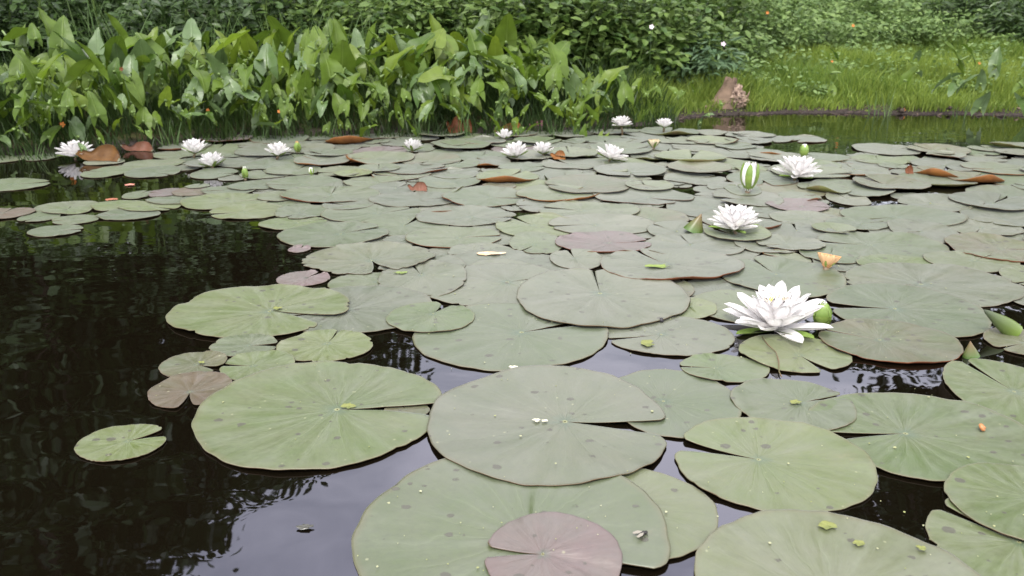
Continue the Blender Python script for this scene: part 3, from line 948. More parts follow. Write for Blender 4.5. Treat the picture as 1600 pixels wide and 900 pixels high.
FL = [
    (120, 249, 58, 'open', .004, 'white lily farthest along the bank, beside the big brown curled leaf', (0, 0)),
    (306, 248, 47, 'cup', .012, 'white cup-shaped lily on open water, behind a second touching one', (0, 0)),
    (333, 264, 48, 'cup', .002, 'white lily nearest the open water in front of its twin', (8, 6)),
    (436, 250, 43, 'cup', .008, 'small white lily with a pink-tipped bud at its side', (0, 0)),
    (645, 240, 38, 'cup', .002, 'small white lily leaning sideways, alone between curled orange pads', (0, 14)),
    (789, 220, 30, 'cup', .002, 'smallest white lily, nearest the arrow-leaved plants', (0, 0)),
    (806, 250, 48, 'cup', .004, 'white lily with green-striped outer petals, half closed on one side', (10, -4)),
    (848, 246, 38, 'cup', .006, 'white cup-shaped lily close behind the green-striped one', (0, 0)),
    (970, 211, 36, 'open', .030, 'white lily held above the pads on a bare stalk', (0, 0)),
    (1037, 208, 30, 'cup', .016, 'little white lily near the end of the arrow-leaved plants', (0, 0)),
    (954, 254, 53, 'open', .004, 'white lily leaning and wide open, below the stalked one', (12, 8)),
    (1244, 284, 76, 'open', .006, 'open white lily in front of the round green-white bud', (0, 0)),
    (1146, 367, 90, 'open', .004, 'second largest open white lily, beside a pointed rolled leaf', (0, 0)),
    (1211, 514, 158, 'open', -.006, 'largest and nearest open white lily with yellow centre', (-5, 0)),
]
for (px, py, w_, st_, rs, lb, tl) in FL:
    water_lily(px, py, w_, lb, st_, rs, tl)


def bud(px, py, hpx, wpx, label, opened=.0, tilt=(0, 0), colr=None, seed=1, z0=0.0, sepals=True, seplen=1.0):
    p = at(px, py)
    z = max(top_at(p[0], p[1]), .002) + .001 + z0
    Hh = hpx * depth(p) / F / math.cos(R(12))
    Wd = wpx * depth(p) / F
    t = empty('lily_bud', (p[0], p[1], z), random.Random(seed + int(px)).uniform(0, 1.5))
    t.rotation_euler = (R(tilt[0]), R(tilt[1]), t.rotation_euler[2])
    tag(t, label, 'lily bud', 'lily buds among the pads')
    # bulging profile: out, then back to the tip
    L = Hh * 1.12
    tipk = 96 - 60 * opened
    e0 = math.degrees(math.atan2(Hh, Wd)) - 22
    k = (90 - e0) * 2 * (1 - .45 * opened)
    white = colr or PETAL
    if opened > .85: e0, k = 30, 34
    for lay, (n_, lf, dk) in enumerate(((4, .98, 0), (4, .95, 4), (4, .9, 8))):
        me = petal_mesh('petal', white, L * lf, Wd * .70, e0 + 4 + dk, k - dk, cup=.9, tipw=.5, basew=.6)
        for i_ in range(n_):
            obj('petal', me, t, (0, 0, .001), (0, 0, math.pi / 2 * i_ + .4 + .5 * lay))
    if sepals:
        me = petal_mesh('sepal', SEPAL, L * seplen * (1.0 - .04 * opened), Wd * (.95 - .72 * opened), e0, k, cup=.8, tipw=.5, basew=.7)
        for i_ in range(4):
            obj('sepal', me, t, (0, 0, 0), (0, 0, math.pi / 2 * i_))
    V, Fc = tube([(0, 0, .004), (.002, .002, -.01), (.003, .006, -z - .1)], [Wd * .16, .0045, .004], 8)
    obj('stem', mesh('stem', V, Fc, STEM_R), t)
    return t


bud(1168, 305, 46, 27, 'tall half-open bud, white petals between green outer ones', .55)
bud(1254, 255, 22, 21, 'round green-and-white bud just behind an open lily', .35, z0=.012)
bud(384, 281, 20, 13, 'closed green bud standing over open water', .0)
bud(487, 277, 13, 9, 'tiny pale bud peeping between small pads', .5)
bud(1284, 513, 47, 40, 'plump green bud tucked behind the largest lily', .0, (0, -6))
bud(1021, 235, 15, 16, 'small cream bud with spreading petals near the farthest lilies', .9, colr=CREAM)
bud(1290, 426, 26, 34, 'withering lily with orange and cream petals', 1.0, (0, 16), colr=ORANGE_P, seplen=.6)
bud(466, 243, 19, 14, 'short pink-tipped bud beside a small white lily', .0, colr=ORANGE_P)
bud(681, 200, 12, 18, 'faint white half-open bud against the plant stems', .9)

# rolled young leaves
def rolled(px, py, tip_px, tip_py, wpx, label, m=None, sharp=1.0, bulge=.05):
    p = at(px, py)
    d = depth(p)
    q = at_y(tip_px, tip_py, p[1] + .0)
    q = np.array([q[0], q[1], max(q[2], .012)])
    base = np.array([p[0], p[1], max(top_at(p[0], p[1]), .001)])
    t = empty('rolled_leaf', base)
    ax = Vector(q - base)
    L = ax.length
    ax.normalize()
    s1 = ax.cross(Vector((0, 1, 0.01))).normalized()
    s2 = ax.cross(s1)
    w_ = wpx * d / F / 2
    V, rows, cols = [], 12, 22
    for i_ in range(rows):
        t_ = i_ / (rows - 1)
        rad = w_ * (1 - t_) ** sharp * (1 + bulge * math.sin(math.pi * min(1, t_ * 1.3))) + .0004
        for c in range(cols):
            a = -math.pi * 1.15 + 2 * math.pi * 1.15 * c / (cols - 1)
            rr_ = rad * (1 + .16 * abs(c / (cols - 1) - .5) * 2 * (1 if c > cols / 2 else -.6))
            v = ax * (L * t_) + s1 * (math.cos(a) * rr_) + s2 * (math.sin(a) * rr_ * .8)
            V.append(tuple(v))
    Fc = [(i_ * cols + c, i_ * cols + c + 1, (i_ + 1) * cols + c + 1, (i_ + 1) * cols + c) for i_ in range(rows - 1) for c in range(cols - 1)]
    obj('blade', mesh('blade', V, Fc, m or SEPAL, attrs={'tint': np.repeat(np.linspace(0, 1, rows), cols)}), t)
    V, Fc = tube([(0, 0, .002), (.002, .004, -.03), (.004, .01, -.12)], [w_ * .3, .004, .004], 8)
    obj('stem', mesh('stem', V, Fc, STEM_R), t)
    tag(t, label, 'rolled leaf', 'young leaves still rolled up')

ROLLM = leafmat('rolled_leaf_green', (.06, .12, .025), (.16, .10, .05), trans=.15, rough=.35)
ROLLM2 = leafmat('rolled_leaf_lime', (.12, .18, .03), (.065, .08, .05), trans=.15, rough=.35)
rolled(1082, 365, 1096, 334, 32, 'dark green leaf rolled to a point with reddish tip, beside an open lily', m=ROLLM)
rolled(1585, 523, 1537, 484, 24, 'lime green rolled leaf leaning over, near the photo edge', m=ROLLM2, sharp=.6, bulge=.2)
rolled(1516, 558, 1516, 533, 24, 'short rolled leaf poking up between two pads and dark water', m=ROLLM)

# leaves flipped on edge, brown undersides showing
def flipped(x0, y0, x1, y1, label, m, lean=.35, kink=.3):
    kink = min(kink, .42)
    pl, pr = at(x0, y1), at(x1, y1)
    c = (pl + pr) / 2
    Wd = (x1 - x0) * depth(c) / F
    Hh = (y1 - y0) * depth(c) / F
    V, rows, cols = [], 9, 25
    for i_ in range(rows):
        t_ = i_ / (rows - 1)
        for k_ in range(cols):
            s = -1 + 2 * k_ / (cols - 1)
            zt = Hh * np.interp(s, [-1, -.75, -.45, -.1, .3, .7, .92, 1], [.72 - .4 * (.5 - kink), .68, .82 - kink, .86, 1, .90, .55, .12])
            zb = Hh * np.interp(s, [-1, -.7, -.4, 0, 1], [.60 * kink / .3 * .8, .15, 0, 0, 0])
            z = float(zb + (zt - zb) * t_)
            y = lean * z + .06 * math.cos(s * 2.5) * Wd + .35 * Hh * math.sin(t_ * 2.2) - .002 * math.sin(s * 9)
            V.append((s * Wd / 2, y, z))
    nV = len(V)
    Fc = [(i_ * cols + k_, i_ * cols + k_ + 1, (i_ + 1) * cols + k_ + 1, (i_ + 1) * cols + k_) for i_ in range(rows - 1) for k_ in range(cols - 1)]
    V2 = [(x, y + .0012, z + .0004) for x, y, z in V]
    F2 = [tuple(nV + q for q in f[::-1]) for f in Fc]
    z0 = max(top_at(c[0], c[1]), 0) + .001
    rho = np.zeros(2 * nV) + .6
    o = obj('curled_leaf', mesh('curled_leaf', V + V2, Fc + F2, [m, PAD['olive']], [0] * len(Fc) + [1] * len(F2), attrs={'rho': rho, 'phi': rho}), loc=(c[0], c[1], z0))
    tag(o, label, 'curled leaf', 'brown curled pads along the bank')

UNDER_PINK = pad_under('pad_underside_pink', (.15, .062, .040), (.085, .036, .018))
flipped(119, 230, 187, 254, 'big rusty brown leaf flipped on edge beside a white lily', pad_under('flip_rust', (.105, .048, .010), (.060, .026, .006)))
flipped(188, 223, 239, 237, 'low brown leaf with pinkish sheen at the foot of the stems', UNDER_PINK, kink=.5)
flipped(785, 193, 816, 208, 'small rounded orange-brown leaf standing by the bank plants', UNDER_ORANGE, kink=0)
flipped(826, 190, 856, 204, 'crumpled purple leaf by the bank plants', pad_under('flip_purple', (.22, .09, .11), (.13, .05, .07)), kink=.6)
flipped(697, 186, 722, 212, 'tall crumpled rust leaf below the arrow-leaved plants', UNDER_RED, lean=.2, kink=.4)
flipped(716, 190, 738, 211, 'darker rust leaf leaning against a crumpled one', UNDER_RED, lean=.1, kink=.2)
flipped(636, 288, 668, 301, 'small dull red curled leaf lying on a pad', UNDER_PINK, kink=.5)
flipped(860, 238, 884, 251, 'small brown curled leaf between two white lilies', UNDER_ORANGE, kink=.3)
flipped(1416, 262, 1428, 276, 'narrow dark red leaf tip sticking up beside rolled orange pad', UNDER_RED, kink=.0)

# ------------------------------------------------------------------ scraps lying on the leaves
def scrap(px, py, wpx, label, m, group='scraps on the lily pads', aspect=.5, name='leaf_scrap', cat='leaf scrap', z=None):
    p = at(px, py)
    rr = random.Random(int(px * 7 + py))
    r = wpx / 2 * depth(p) / F
    a0 = rr.uniform(0, 6.28)
    kk = 13
    V = []
    for lay in (0, 1):
        for i_ in range(kk):
            a = 2 * math.pi * i_ / kk
            q = r * rr.uniform(.42, 1.2)
            x, y = q * math.cos(a), q * math.sin(a) * aspect * 1.6
            V.append((x, y, .0006 + .003 * r / .01 * .3 * math.cos(a * 2 + a0) ** 2 + lay * .0007))
    V += [(0, 0, .0004), (0, 0, .0013)]
    Fc = [(i_, (i_ + 1) % kk, 2 * kk) [::-1] for i_ in range(kk)] + [(kk + i_, kk + (i_ + 1) % kk, 2 * kk + 1) for i_ in range(kk)]
    Fc += [(i_, (i_ + 1) % kk, kk + (i_ + 1) % kk, kk + i_) for i_ in range(kk)]
    o = obj(name, mesh(name, V, Fc, m, smooth=False), loc=(p[0], p[1], max(top_at(p[0], p[1]), .001) + .0008 if z is None else z), rot=(0, 0, 0))
    tag(o, label, cat, group)


scrap(545, 640, 22, 'yellow-green scrap at the notch of the frilled pad', BITY)
scrap(803, 579, 16, 'pale triangular scrap caught at the back of the central pad', BITW)
scrap(838, 662, 13, 'first white petal scrap near the middle of the central pad', BITW)
scrap(851, 663, 11, 'second white petal scrap beside its twin on the central pad', BITW)
scrap(1291, 828, 28, 'curled yellow scrap on the bottom corner pad', BITY)
scrap(1340, 855, 18, 'lime scrap beside dark holes on the bottom corner pad', BITY)
scrap(1439, 864, 18, 'yellowish scrap farther along the bottom corner pad', BITY)
scrap(1242, 633, 18, 'lime scrap at the notch tip of the medium pad', BITY)
scrap(434, 488, 16, 'pale scrap at the stalk of the pad reaching into dark water', BITY)
scrap(316, 571, 11, 'tiny yellow scrap on the small olive pad', BITY)
scrap(1012, 541, 20, 'lime scrap on the front edge of a slit pad', BITY, aspect=.8)
scrap(1030, 420, 40, 'long green leaf shred lying on the rusty-rimmed pad', plain('shred_green', (.16, .22, .04), rough=.5), aspect=.25)
scrap(768, 402, 46, 'thin orange shred with pale stripe on a mid-pond pad', plain('shred_orange', (.55, .30, .12), (.6, .5, .35), rough=.5), aspect=.2)
scrap(626, 434, 26, 'green leaf shred on a grey pad left of centre', plain('shred_green2', (.15, .2, .05), rough=.5), aspect=.3)
scrap(204, 290, 16, 'pink scrap floating on the open water', plain('scrap_pink', (.55, .22, .17), rough=.5), z=.0015)
scrap(175, 313, 20, 'rusty scrap floating among the small far pads', plain('scrap_rust', (.32, .12, .07), rough=.5), z=.0015)
scrap(477, 826, 26, 'translucent curled husk floating on sky reflection', plain('husk', (.06, .06, .05), rough=.3), z=.0012, aspect=.3, name='seed_husk', cat='seed husk')

# flecks too many to count
b_ = Bag()
fr = random.Random(3)
for i_ in range(230):
    if fr.random() < .03: px, py = fr.uniform(0, 560), fr.uniform(420, 880)
    else: px, py = fr.uniform(300, 1600), fr.uniform(300, 900)
    p = at(px, py)
    z = top_at(p[0], p[1])
    if z < .0012 and px < 700: continue
    r = fr.uniform(.0004, .0008) * (1 + 2.2 * fr.random() ** 4)
    k_ = 5
    a0 = fr.uniform(0, 6)
    V = [(p[0] + r * math.cos(a0 + 6.283 * q / k_) * fr.uniform(.6, 1.3), p[1] + r * math.sin(a0 + 6.283 * q / k_) * fr.uniform(.6, 1.3), z + .0008) for q in range(k_)]
    V += [(v[0], v[1], v[2] + .0006) for v in V]
    b_.add(V, [tuple(range(k_, 2 * k_))] + [(q, (q + 1) % k_, k_ + (q + 1) % k_, k_ + q) for q in range(k_)], fr.random())
o = obj('plant_flecks', b_.mesh('plant_flecks', leafmat('fleck', (.34, .34, .22), (.20, .22, .07), trans=0), smooth=False))
tag(o, 'tiny pale and green plant flecks scattered over pads and water', 'plant flecks', None, 'stuff')

# brown stalk lying over the two-lobed pad
pts = []
for (px, py) in ((1190, 532), (1200, 545), (1212, 556), (1216, 570), (1217, 584), (1221, 592)):
    p = at(px, py); pts.append((p[0], p[1], top_at(p[0], p[1]) + .0025))
V, Fc = tube(pts, [.0009] * len(pts), 6)
tag(obj('dead_stalk', mesh('dead_stalk', V, Fc, STEM_R)), 'thin brown dead stalk lying over the two-lobed pad', 'dead stalk')

# snails and fly
def snail(px, py, wpx, label, mshell):
    p = at(px, py)
    r = wpx / 2 * depth(p) / F
    t = empty('snail', (p[0], p[1], top_at(p[0], p[1]) + r * .45), 1.0)
    b_ = Bag()
    pts, rad = [], []
    for i_ in range(40):
        s = i_ / 39
        a = s * 2.4 * 2 * math.pi
        q = r * .62 * (1 - s) ** 1.2
        pts.append((q * math.cos(a), q * math.sin(a), r * .9 * s))
        rad.append(r * (.48 * (1 - s) ** 1.1 + .05))
    V, Fc = tube(pts, rad, 10)
    b_.add(V, Fc)
    obj('shell', b_.mesh('shell', mshell), t, rot=(R(60), 0, 0))
    V, Fc = tube([(-r * .9, 0, -r * .35), (0, 0, -r * .3), (r * .8, 0, -r * .33), (r * 1.25, 0, -r * .2)], [r * .08, r * .3, r * .26, r * .12], 8)
    obj('foot', mesh('foot', V, Fc, DARKB), t)
    tag(t, label, 'snail', 'small pond snails')

snail(1532, 676, 14, 'small orange-brown snail on a large pad', plain('shell_orange', (.40, .17, .06), (.3, .12, .05), rough=.35))
snail(1033, 508, 9, 'tiny black snail on the rim of a big pad', plain('shell_black', (.02, .018, .02), rough=.3))
p = at(1003, 846)
t = empty('fly', (p[0], p[1], top_at(p[0], p[1]) + .003), .5)
tag(t, 'dark fly resting on the biggest pad beside the mauve one', 'fly')
V, Fc = tube([(-.006, 0, 0), (-.003, 0, .0004), (.001, 0, .0006), (.0035, 0, .0004), (.0052, 0, .0002), (.0062, 0, 0)], [.0005, .0018, .0021, .0019, .0016, .0005], 8)
obj('body', mesh('body', V, Fc, DARKB), t)
wm = plain('fly_wing', (.22, .20, .16), rough=.2)
for s in (-1, 1):
    V = [(.002, 0, .0022), (-.003, s * .0045, .0024), (-.0085, s * .0048, .0020), (-.0095, s * .0025, .0019), (-.004, s * .0005, .0021)]
    V += [(x, y, z - .0002) for x, y, z in V]
    Fc = [(0, 1, 2, 3, 4), (9, 8, 7, 6, 5)] + [(q, (q + 1) % 5, 5 + (q + 1) % 5, 5 + q) for q in range(5)]
    obj('wing', mesh('wing', V, Fc, wm, smooth=False), t)
    for k_ in range(3):
        V, Fc = tube([(.002 - .002 * k_, 0, 0), (.003 - .003 * k_, s * .003, .0012), (.004 - .004 * k_, s * .005, -.0028)], [.0003, .00025, .0002], 5)
        obj('leg', mesh('leg', V, Fc, DARKB), t)

# ------------------------------------------------------------------ arrow-leaved bank plants
def arrow_geo(L, Wd, fold=.25, droop=.3, twist=0.0, seed=0):
    """arrow-shaped blade: junction at the origin, tip along +X, lobes backwards"""
    rr = random.Random(seed)
    rows_f, cols = 9, 5
    V, Fc = [], []
    def bend(x):
        return -droop * (max(x, 0) / L) ** 2 * L * .6 - droop * .4 * (max(-x, 0) / L) ** 1.5 * L
    ph = rr.uniform(0, 6)
    for i_ in range(rows_f):
        t_ = i_ / (rows_f - 1)
        w_ = Wd / 2 * max(0, (1 - t_)) ** .5 * (1 + .30 * math.sin(math.pi * min(1, t_ * 1.5)) * (1 - t_)) + .0005
        x = L * t_
        for c in range(cols):
            s = -1 + 2 * c / (cols - 1)
            V.append((x, s * w_, bend(x) + fold * abs(s) * w_ + .008 * L / .2 * math.sin(t_ * 9 + ph + s) * abs(s)))
    for i_ in range(rows_f - 1):
        for c in range(cols - 1):
            a = i_ * cols + c
            Fc.append((a, a + 1, a + cols + 1, a + cols))
    for sd in (-1, 1):
        base = len(V)
        rl = 6
        for i_ in range(rl):
            t_ = i_ / (rl - 1)
            x = -L * .46 * t_
            inner = Wd * .34 * t_ ** .8
            outer = Wd / 2 * (1 + .16 * math.sin(math.pi * t_ * .8)) * (1 - .14 * t_)
            mid = (inner + outer) / 2
            hw = max((outer - inner) / 2 * (1 - t_ ** 2.6), .0006)
            for q in (-1, 0, 1):
                y = mid + q * hw
                V.append((x, sd * y, bend(x) + fold * y * (1 + .0 * q) - .05 * L * t_ ** 2))
        for i_ in range(rl - 1):
            for c in range(2):
                a = base + i_ * 3 + c
                f = (a, a + 3, a + 4, a + 1)
                Fc.append(f if sd > 0 else f[::-1])
    return V, Fc


arrow_mesh = []
for k_ in range(10):
    rr = random.Random(k_)
    V, Fc = arrow_geo(1.0, rr.uniform(.52, .80), rr.uniform(.1, .5), rr.uniform(.1, .8), seed=k_)
    for mi_, m in enumerate((ARUM, ARUM_P, ARUM_Y)):
        tn = np.clip(rng.normal(.5, .25) + np.zeros(len(V)), 0, 1)
        md = [1 - min(1, abs(v[1]) / .12) if v[0] >= 0 else 0 for v in V]
        arrow_mesh.append(mesh('leaf', V, Fc, m, attrs={'tint': tn, 'mid': md}))


def arum(x, y, h, nl, label, seed, spread=.16, L0=.15, group='arrow-leaved plants along the bank', pal=(.58, .82)):
    rr = random.Random(seed)
    z = float(gz(x, y))
    t = empty('arrowleaf_plant', (x, y, z))
    tag(t, label, 'water plant', group)
    for k_ in range(nl):
        a = rr.uniform(0, 2 * math.pi)
        hh = (h - z) * rr.uniform(.38, 1.0) if k_ else (h - z)
        q = spread * rr.uniform(.25, 1.0)
        tip = Vector((math.cos(a) * q, math.sin(a) * q * .8, hh))
        u_ = rr.random()
        if u_ < .24: az, el = rr.gauss(-math.pi / 2, .9), R(rr.uniform(-62, -8))
        elif u_ < .72: az, el = rr.gauss(math.pi / 2, 1.0), R(rr.uniform(40, 84))
        elif u_ < .86: az, el = rr.gauss(-math.pi / 2, .8), R(rr.uniform(55, 85))
        else: az, el = rr.uniform(0, 6.28), R(rr.uniform(-20, 70))
        L = L0 * rr.uniform(.45, 1.1) * .85 * (1 if hh > .2 else .75)
        mi_ = rr.random()
        mi_ = 0 if mi_ < pal[0] else 1 if mi_ < pal[1] else 2
        me = arrow_mesh[rr.randrange(10) * 3 + mi_]
        X = Vector((math.cos(az) * math.cos(el), math.sin(az) * math.cos(el), math.sin(el)))
        Yv = Vector((0, 0, 1)).cross(X).normalized()
        Z = X.cross(Yv)
        roll = Matrix.Rotation(rr.uniform(-.6, .6), 3, X)
        Yv, Z = roll @ Yv, roll @ Z
        M = Matrix(((X.x, Yv.x, Z.x), (X.y, Yv.y, Z.y), (X.z, Yv.z, Z.z)))
        lf = obj('leaf', me, t)
        lf.matrix_local = Matrix.Translation(tip) @ M.to_4x4() @ Matrix.Scale(L, 4)
        bs = Vector((rr.uniform(-.03, .03), rr.uniform(-.03, .03), -.03))
        mid = bs.lerp(tip, .5) + Vector((math.cos(a) * -.02, 0, .03))
        pts = [bs, bs.lerp(mid, .6), mid, mid.lerp(tip, .6), tip]
        Mi = lf.matrix_local.inverted()
        V, Fc = tube([Mi @ p_ for p_ in pts], [.0065 / L, .006 / L, .005 / L, .0042 / L, .003 / L], 6)
        obj('stalk', mesh('stalk', V, Fc, ARUM_S), lf)
    return t


def pxx(x, y): return proj([x, y, .25])[0]


prs = random.Random(21)
plants = []
xs = -3.0
for row, (dd, hh, step, L0) in enumerate(((-.07, .19, .13, .11), (.12, .275, .115, .15), (.34, .335, .125, .16), (.58, .375, .15, .165))):
    x = -3.05 + prs.uniform(0, .1)
    while x < (.42 if row < 3 else .15):
        y = float(shore(x)) + dd + prs.uniform(-.06, .06)
        # heights falling away towards the open end of the bed
        k_ = 1.0 - .10 * max(0, min(1, (x + .6) / .9)) - (.25 if x > .28 else 0)
        plants.append([row, x, y, hh * k_ * prs.uniform(.88, 1.06), L0])
        x += step * prs.uniform(.8, 1.2)
rown = ('front-row', 'second-row', 'third-row', 'back-row')
cnt = {}
ordw = ['first', 'second', 'third', 'fourth', 'fifth', 'sixth', 'seventh', 'eighth', 'ninth', 'tenth', 'eleventh', 'twelfth', 'thirteenth', 'fourteenth', 'fifteenth',
        'sixteenth', 'seventeenth', 'eighteenth', 'nineteenth', 'twentieth', 'twenty-first', 'twenty-second', 'twenty-third', 'twenty-fourth', 'twenty-fifth',
        'twenty-sixth', 'twenty-seventh', 'twenty-eighth', 'twenty-ninth', 'thirtieth']
for k_, (row, x, y, h_, L0) in enumerate(plants):
    if pxx(x, y) < -260: continue
    c = cnt[row] = cnt.get(row, 0) + 1
    look = ('short', 'leafy', 'tall', 'tallest')[row]
    lb = '%s %s arrow-leaved plant, %s from the open-water end of the bed' % (look, rown[row], ordw[min(c - 1, 29)])
    arum(x, y, h_, (10, 11, 10, 7)[row], lb, 100 + k_, L0=L0, spread=(.10, .15, .17, .17)[row])
extra = [(1012, 190, .22, 6, 'sparse arrow-leaved plant past the end of the bed, near the stump', .13),
         (960, 202, .20, 6, 'low spreading arrow-leaved plant at the end of the bed', .14),
         (1060, 186, .13, 4, 'little arrow-leaved plant at the water edge before the stump', .10),
         (1105, 196, .09, 3, 'tiny water plant standing before the stump reflection', .07)]
for k_, (px, py, h_, nl, lb, L0) in enumerate(extra):
    p = at(px, py)
    arum(p[0], p[1], h_, nl, lb, 900 + k_, L0=L0, spread=.08, group='loose water plants')
for k_, (px, py, top, nl, lb, L0) in enumerate([
        (1292, 190, 96, 3, 'pale arrow-leaved plant standing alone in front of the grass', .13),
        (1415, 182, 96, 3, 'arrow-leaved plant with one round yellow-green leaf, mid grass', .12),
        (1488, 186, 84, 6, 'bushiest arrow-leaved plant before the grassy slope', .15),
        (1530, 190, 110, 4, 'arrow-leaved plant beside the bushiest one, over the water', .13),
        (1590, 192, 76, 6, 'arrow-leaved plant cut by the photo edge, above the water', .15)]):
    p = at(px, py)
    hq = at_y(px, top, p[1])[2]
    arum(p[0], p[1], hq + .02, nl, lb, 950 + k_, L0=L0 * .9, spread=.045, group='arrow-leaved plants before the grass', pal=(.3, .9))

# a fan of bright shoots and thin sedge at the foot of the bed
def blades(pts_h, name, label, m, group, cat, wd=.004, nper=9, spr=.35):
    x, y, h_ = pts_h
    rr = random.Random(int(x * 1000) + 5)
    b_ = Bag()
    z = float(gz(x, y)) - .01
    for k_ in range(nper):
        a = rr.uniform(0, 6.28)
        hh = h_ * rr.uniform(.55, 1.05)
        lean = spr * hh * rr.uniform(.1, 1)
        ox, oy = rr.uniform(-.025, .025), rr.uniform(-.025, .025)
        V = []
        rws = 6
        w_ = wd * rr.uniform(.6, 1.3)
        for i_ in range(rws):
            t_ = i_ / (rws - 1)
            cx_, cy_ = ox + math.cos(a) * lean * t_ ** 1.7, oy + math.sin(a) * lean * t_ ** 1.7
            q = w_ * (1 - t_ ** 2) + .0003
            V += [(cx_ - math.sin(a + 1.2) * q, cy_ + math.cos(a + 1.2) * q, hh * t_), (cx_, cy_, hh * t_ + q * .4), (cx_ + math.sin(a + 1.2) * q, cy_ - math.cos(a + 1.2) * q, hh * t_)]
        Fc = [(i_ * 3 + c, i_ * 3 + c + 1, i_ * 3 + c + 4, i_ * 3 + c + 3) for i_ in range(rws - 1) for c in (0, 1)]
        b_.add(V, Fc, rr.random())
    o = obj(name, b_.mesh(name, m), loc=(x, y, z))
    tag(o, label, cat, group)

p = at(894, 203)
blades((p[0], p[1], .20), 'reed_clump', 'bright fan of upright shoots at the end of the bed', ARUM_Y, 'reed clumps', 'reeds', nper=14, wd=.005)
rs = random.Random(8)
sites = [(-1.9 + .19 * i_ + rs.uniform(-.05, .05)) for i_ in range(13)]
for i_, x in enumerate(sites):
    y = float(shore(x)) + rs.uniform(-.12, -.02)
    blades((x, y, rs.uniform(.12, .2)), 'reed_clump', 'thin sedge tuft at the foot of the bed, %s from its near end' % ordw[i_], REED, 'sedge tufts at the foot of the bed', 'reeds', nper=16, wd=.0022)
for i_, (px, py, hh) in enumerate(((1365, 180, .16), (1385, 182, .2), (1500, 184, .18), (1555, 186, .2), (1200, 186, .07), (1250, 180, .07))):
    p = at(px, py)
    blades((p[0], p[1], hh), 'reed_clump', 'thin reeds at the grassy shore, %s from the stump' % ordw[i_], REED, 'thin reeds at the grassy shore', 'reeds', nper=8, wd=.0025)

# ------------------------------------------------------------------ leaf clouds
LT = np.array([(0, 0, 0), (.35, .26, .07), (.70, .20, .05), (1, 0, -.04), (.70, -.20, .05), (.35, -.26, .07), (.5, 0, 0)])
LF = [(0, 6, 1), (1, 6, 2), (2, 6, 3), (3, 6, 4), (4, 6, 5), (5, 6, 0)]
LF = [(0, 6, 2, 1), (6, 3, 2), (0, 5, 4, 6), (6, 4, 3)]


def leaf_cloud(Pos, Dir, Nor, Sz, wf=1.0):
    Pos, Dir, Nor, Sz = map(np.asarray, (Pos, Dir, Nor, Sz))
    Dir = Dir / (np.linalg.norm(Dir, axis=1, keepdims=True) + 1e-9)
    Sd = np.cross(Nor, Dir)
    Sd /= (np.linalg.norm(Sd, axis=1, keepdims=True) + 1e-9)
    Nn = np.cross(Dir, Sd)
    V = Pos[:, None, :] + Sz[:, None, None] * (LT[None, :, 0:1] * Dir[:, None, :] + wf * LT[None, :, 1:2] * Sd[:, None, :] + LT[None, :, 2:3] * Nn[:, None, :])
    n_ = len(Pos)
    Fc = []
    for f in LF:
        Fc.append((np.arange(n_)[:, None] * 7 + np.array(f)[None, :]).tolist())
    return V.reshape(-1, 3), [tuple(x) for ff in Fc for x in ff]


def shrub(x, y, h_, w_, nst, lsz, m, label, group, name='leafy_shrub', cat='shrub', seed=0, wf=1.0, nleaf=24, dens=1.0):
    g = np.random.default_rng(seed)
    z = float(gz(x, y))
    root = empty(name, (x, y, z))
    tag(root, label, cat, group)
    Pos, Dir, Nor, Sz = [], [], [], []
    stb = Bag()
    for s in range(nst):
        a = g.uniform(0, 2 * math.pi)
        rad = w_ * math.sqrt(g.random())
        base = np.array([rad * .55 * math.cos(a), rad * .45 * math.sin(a), -.02])
        hh = h_ * g.uniform(.45, 1.05) * (1 - .35 * (rad / w_) ** 2)
        tip = np.array([rad * math.cos(a) + g.normal(0, .05), rad * .8 * math.sin(a) - .08 * g.random(), hh])
        mid = (base + tip) / 2 + np.array([0, 0, .12 * hh])
        ts = np.linspace(.12, 1, nleaf)
        c = (1 - ts)[:, None] ** 2 * base + 2 * (ts * (1 - ts))[:, None] * mid + ts[:, None] ** 2 * tip
        if s % 3 == 0:
            V, Fc = tube([tuple(q) for q in c[::5]], [.004] * len(c[::5]), 4, cap=False)
            stb.add(V, Fc)
        for k_ in range(2):
            aa = g.uniform(0, 2 * math.pi, len(ts))
            off = np.stack([np.cos(aa), np.sin(aa), g.uniform(-.35, .45, len(ts))], 1)
            Pos.append(c + off * lsz * g.uniform(.1, 1.1, (len(ts), 1)) + g.normal(0, lsz * .4, c.shape))
            dr = off + np.array([0, -.25, -.25]) + g.normal(0, .25, off.shape)
            Dir.append(dr)
            Nor.append(np.array([0, -.35, 1.0]) + g.normal(0, .45, off.shape))
            Sz.append(lsz * g.uniform(.55, 1.15, len(ts)))
    Pos = np.concatenate(Pos)
    V, Fc = leaf_cloud(Pos, np.concatenate(Dir), np.concatenate(Nor), np.concatenate(Sz), wf)
    tint = np.repeat(np.clip(g.normal(.45, .28, len(Pos)), 0, 1), 7)
    obj('foliage', mesh('foliage', V, Fc, m, attrs={'tint': tint}, smooth=False), root)
    obj('stems', stb.mesh('stems', ARUM_S), root)
    return root


sid = 0
def row_of(items, m, group, kindword, **kw):
    global sid
    for i_, (px, Y, h_, w_) in enumerate(items):
        sid += 1
        c = at_y(px, 60, Y)
        shrub(c[0], Y, h_, w_, kw.get('nst', 46), kw.get('lsz', .055), m, kindword % ordw[i_], group, name=kw.get('name', 'leafy_shrub'), cat=kw.get('cat', 'shrub'), seed=sid, wf=kw.get('wf', 1.0), nleaf=kw.get('nleaf', 24))

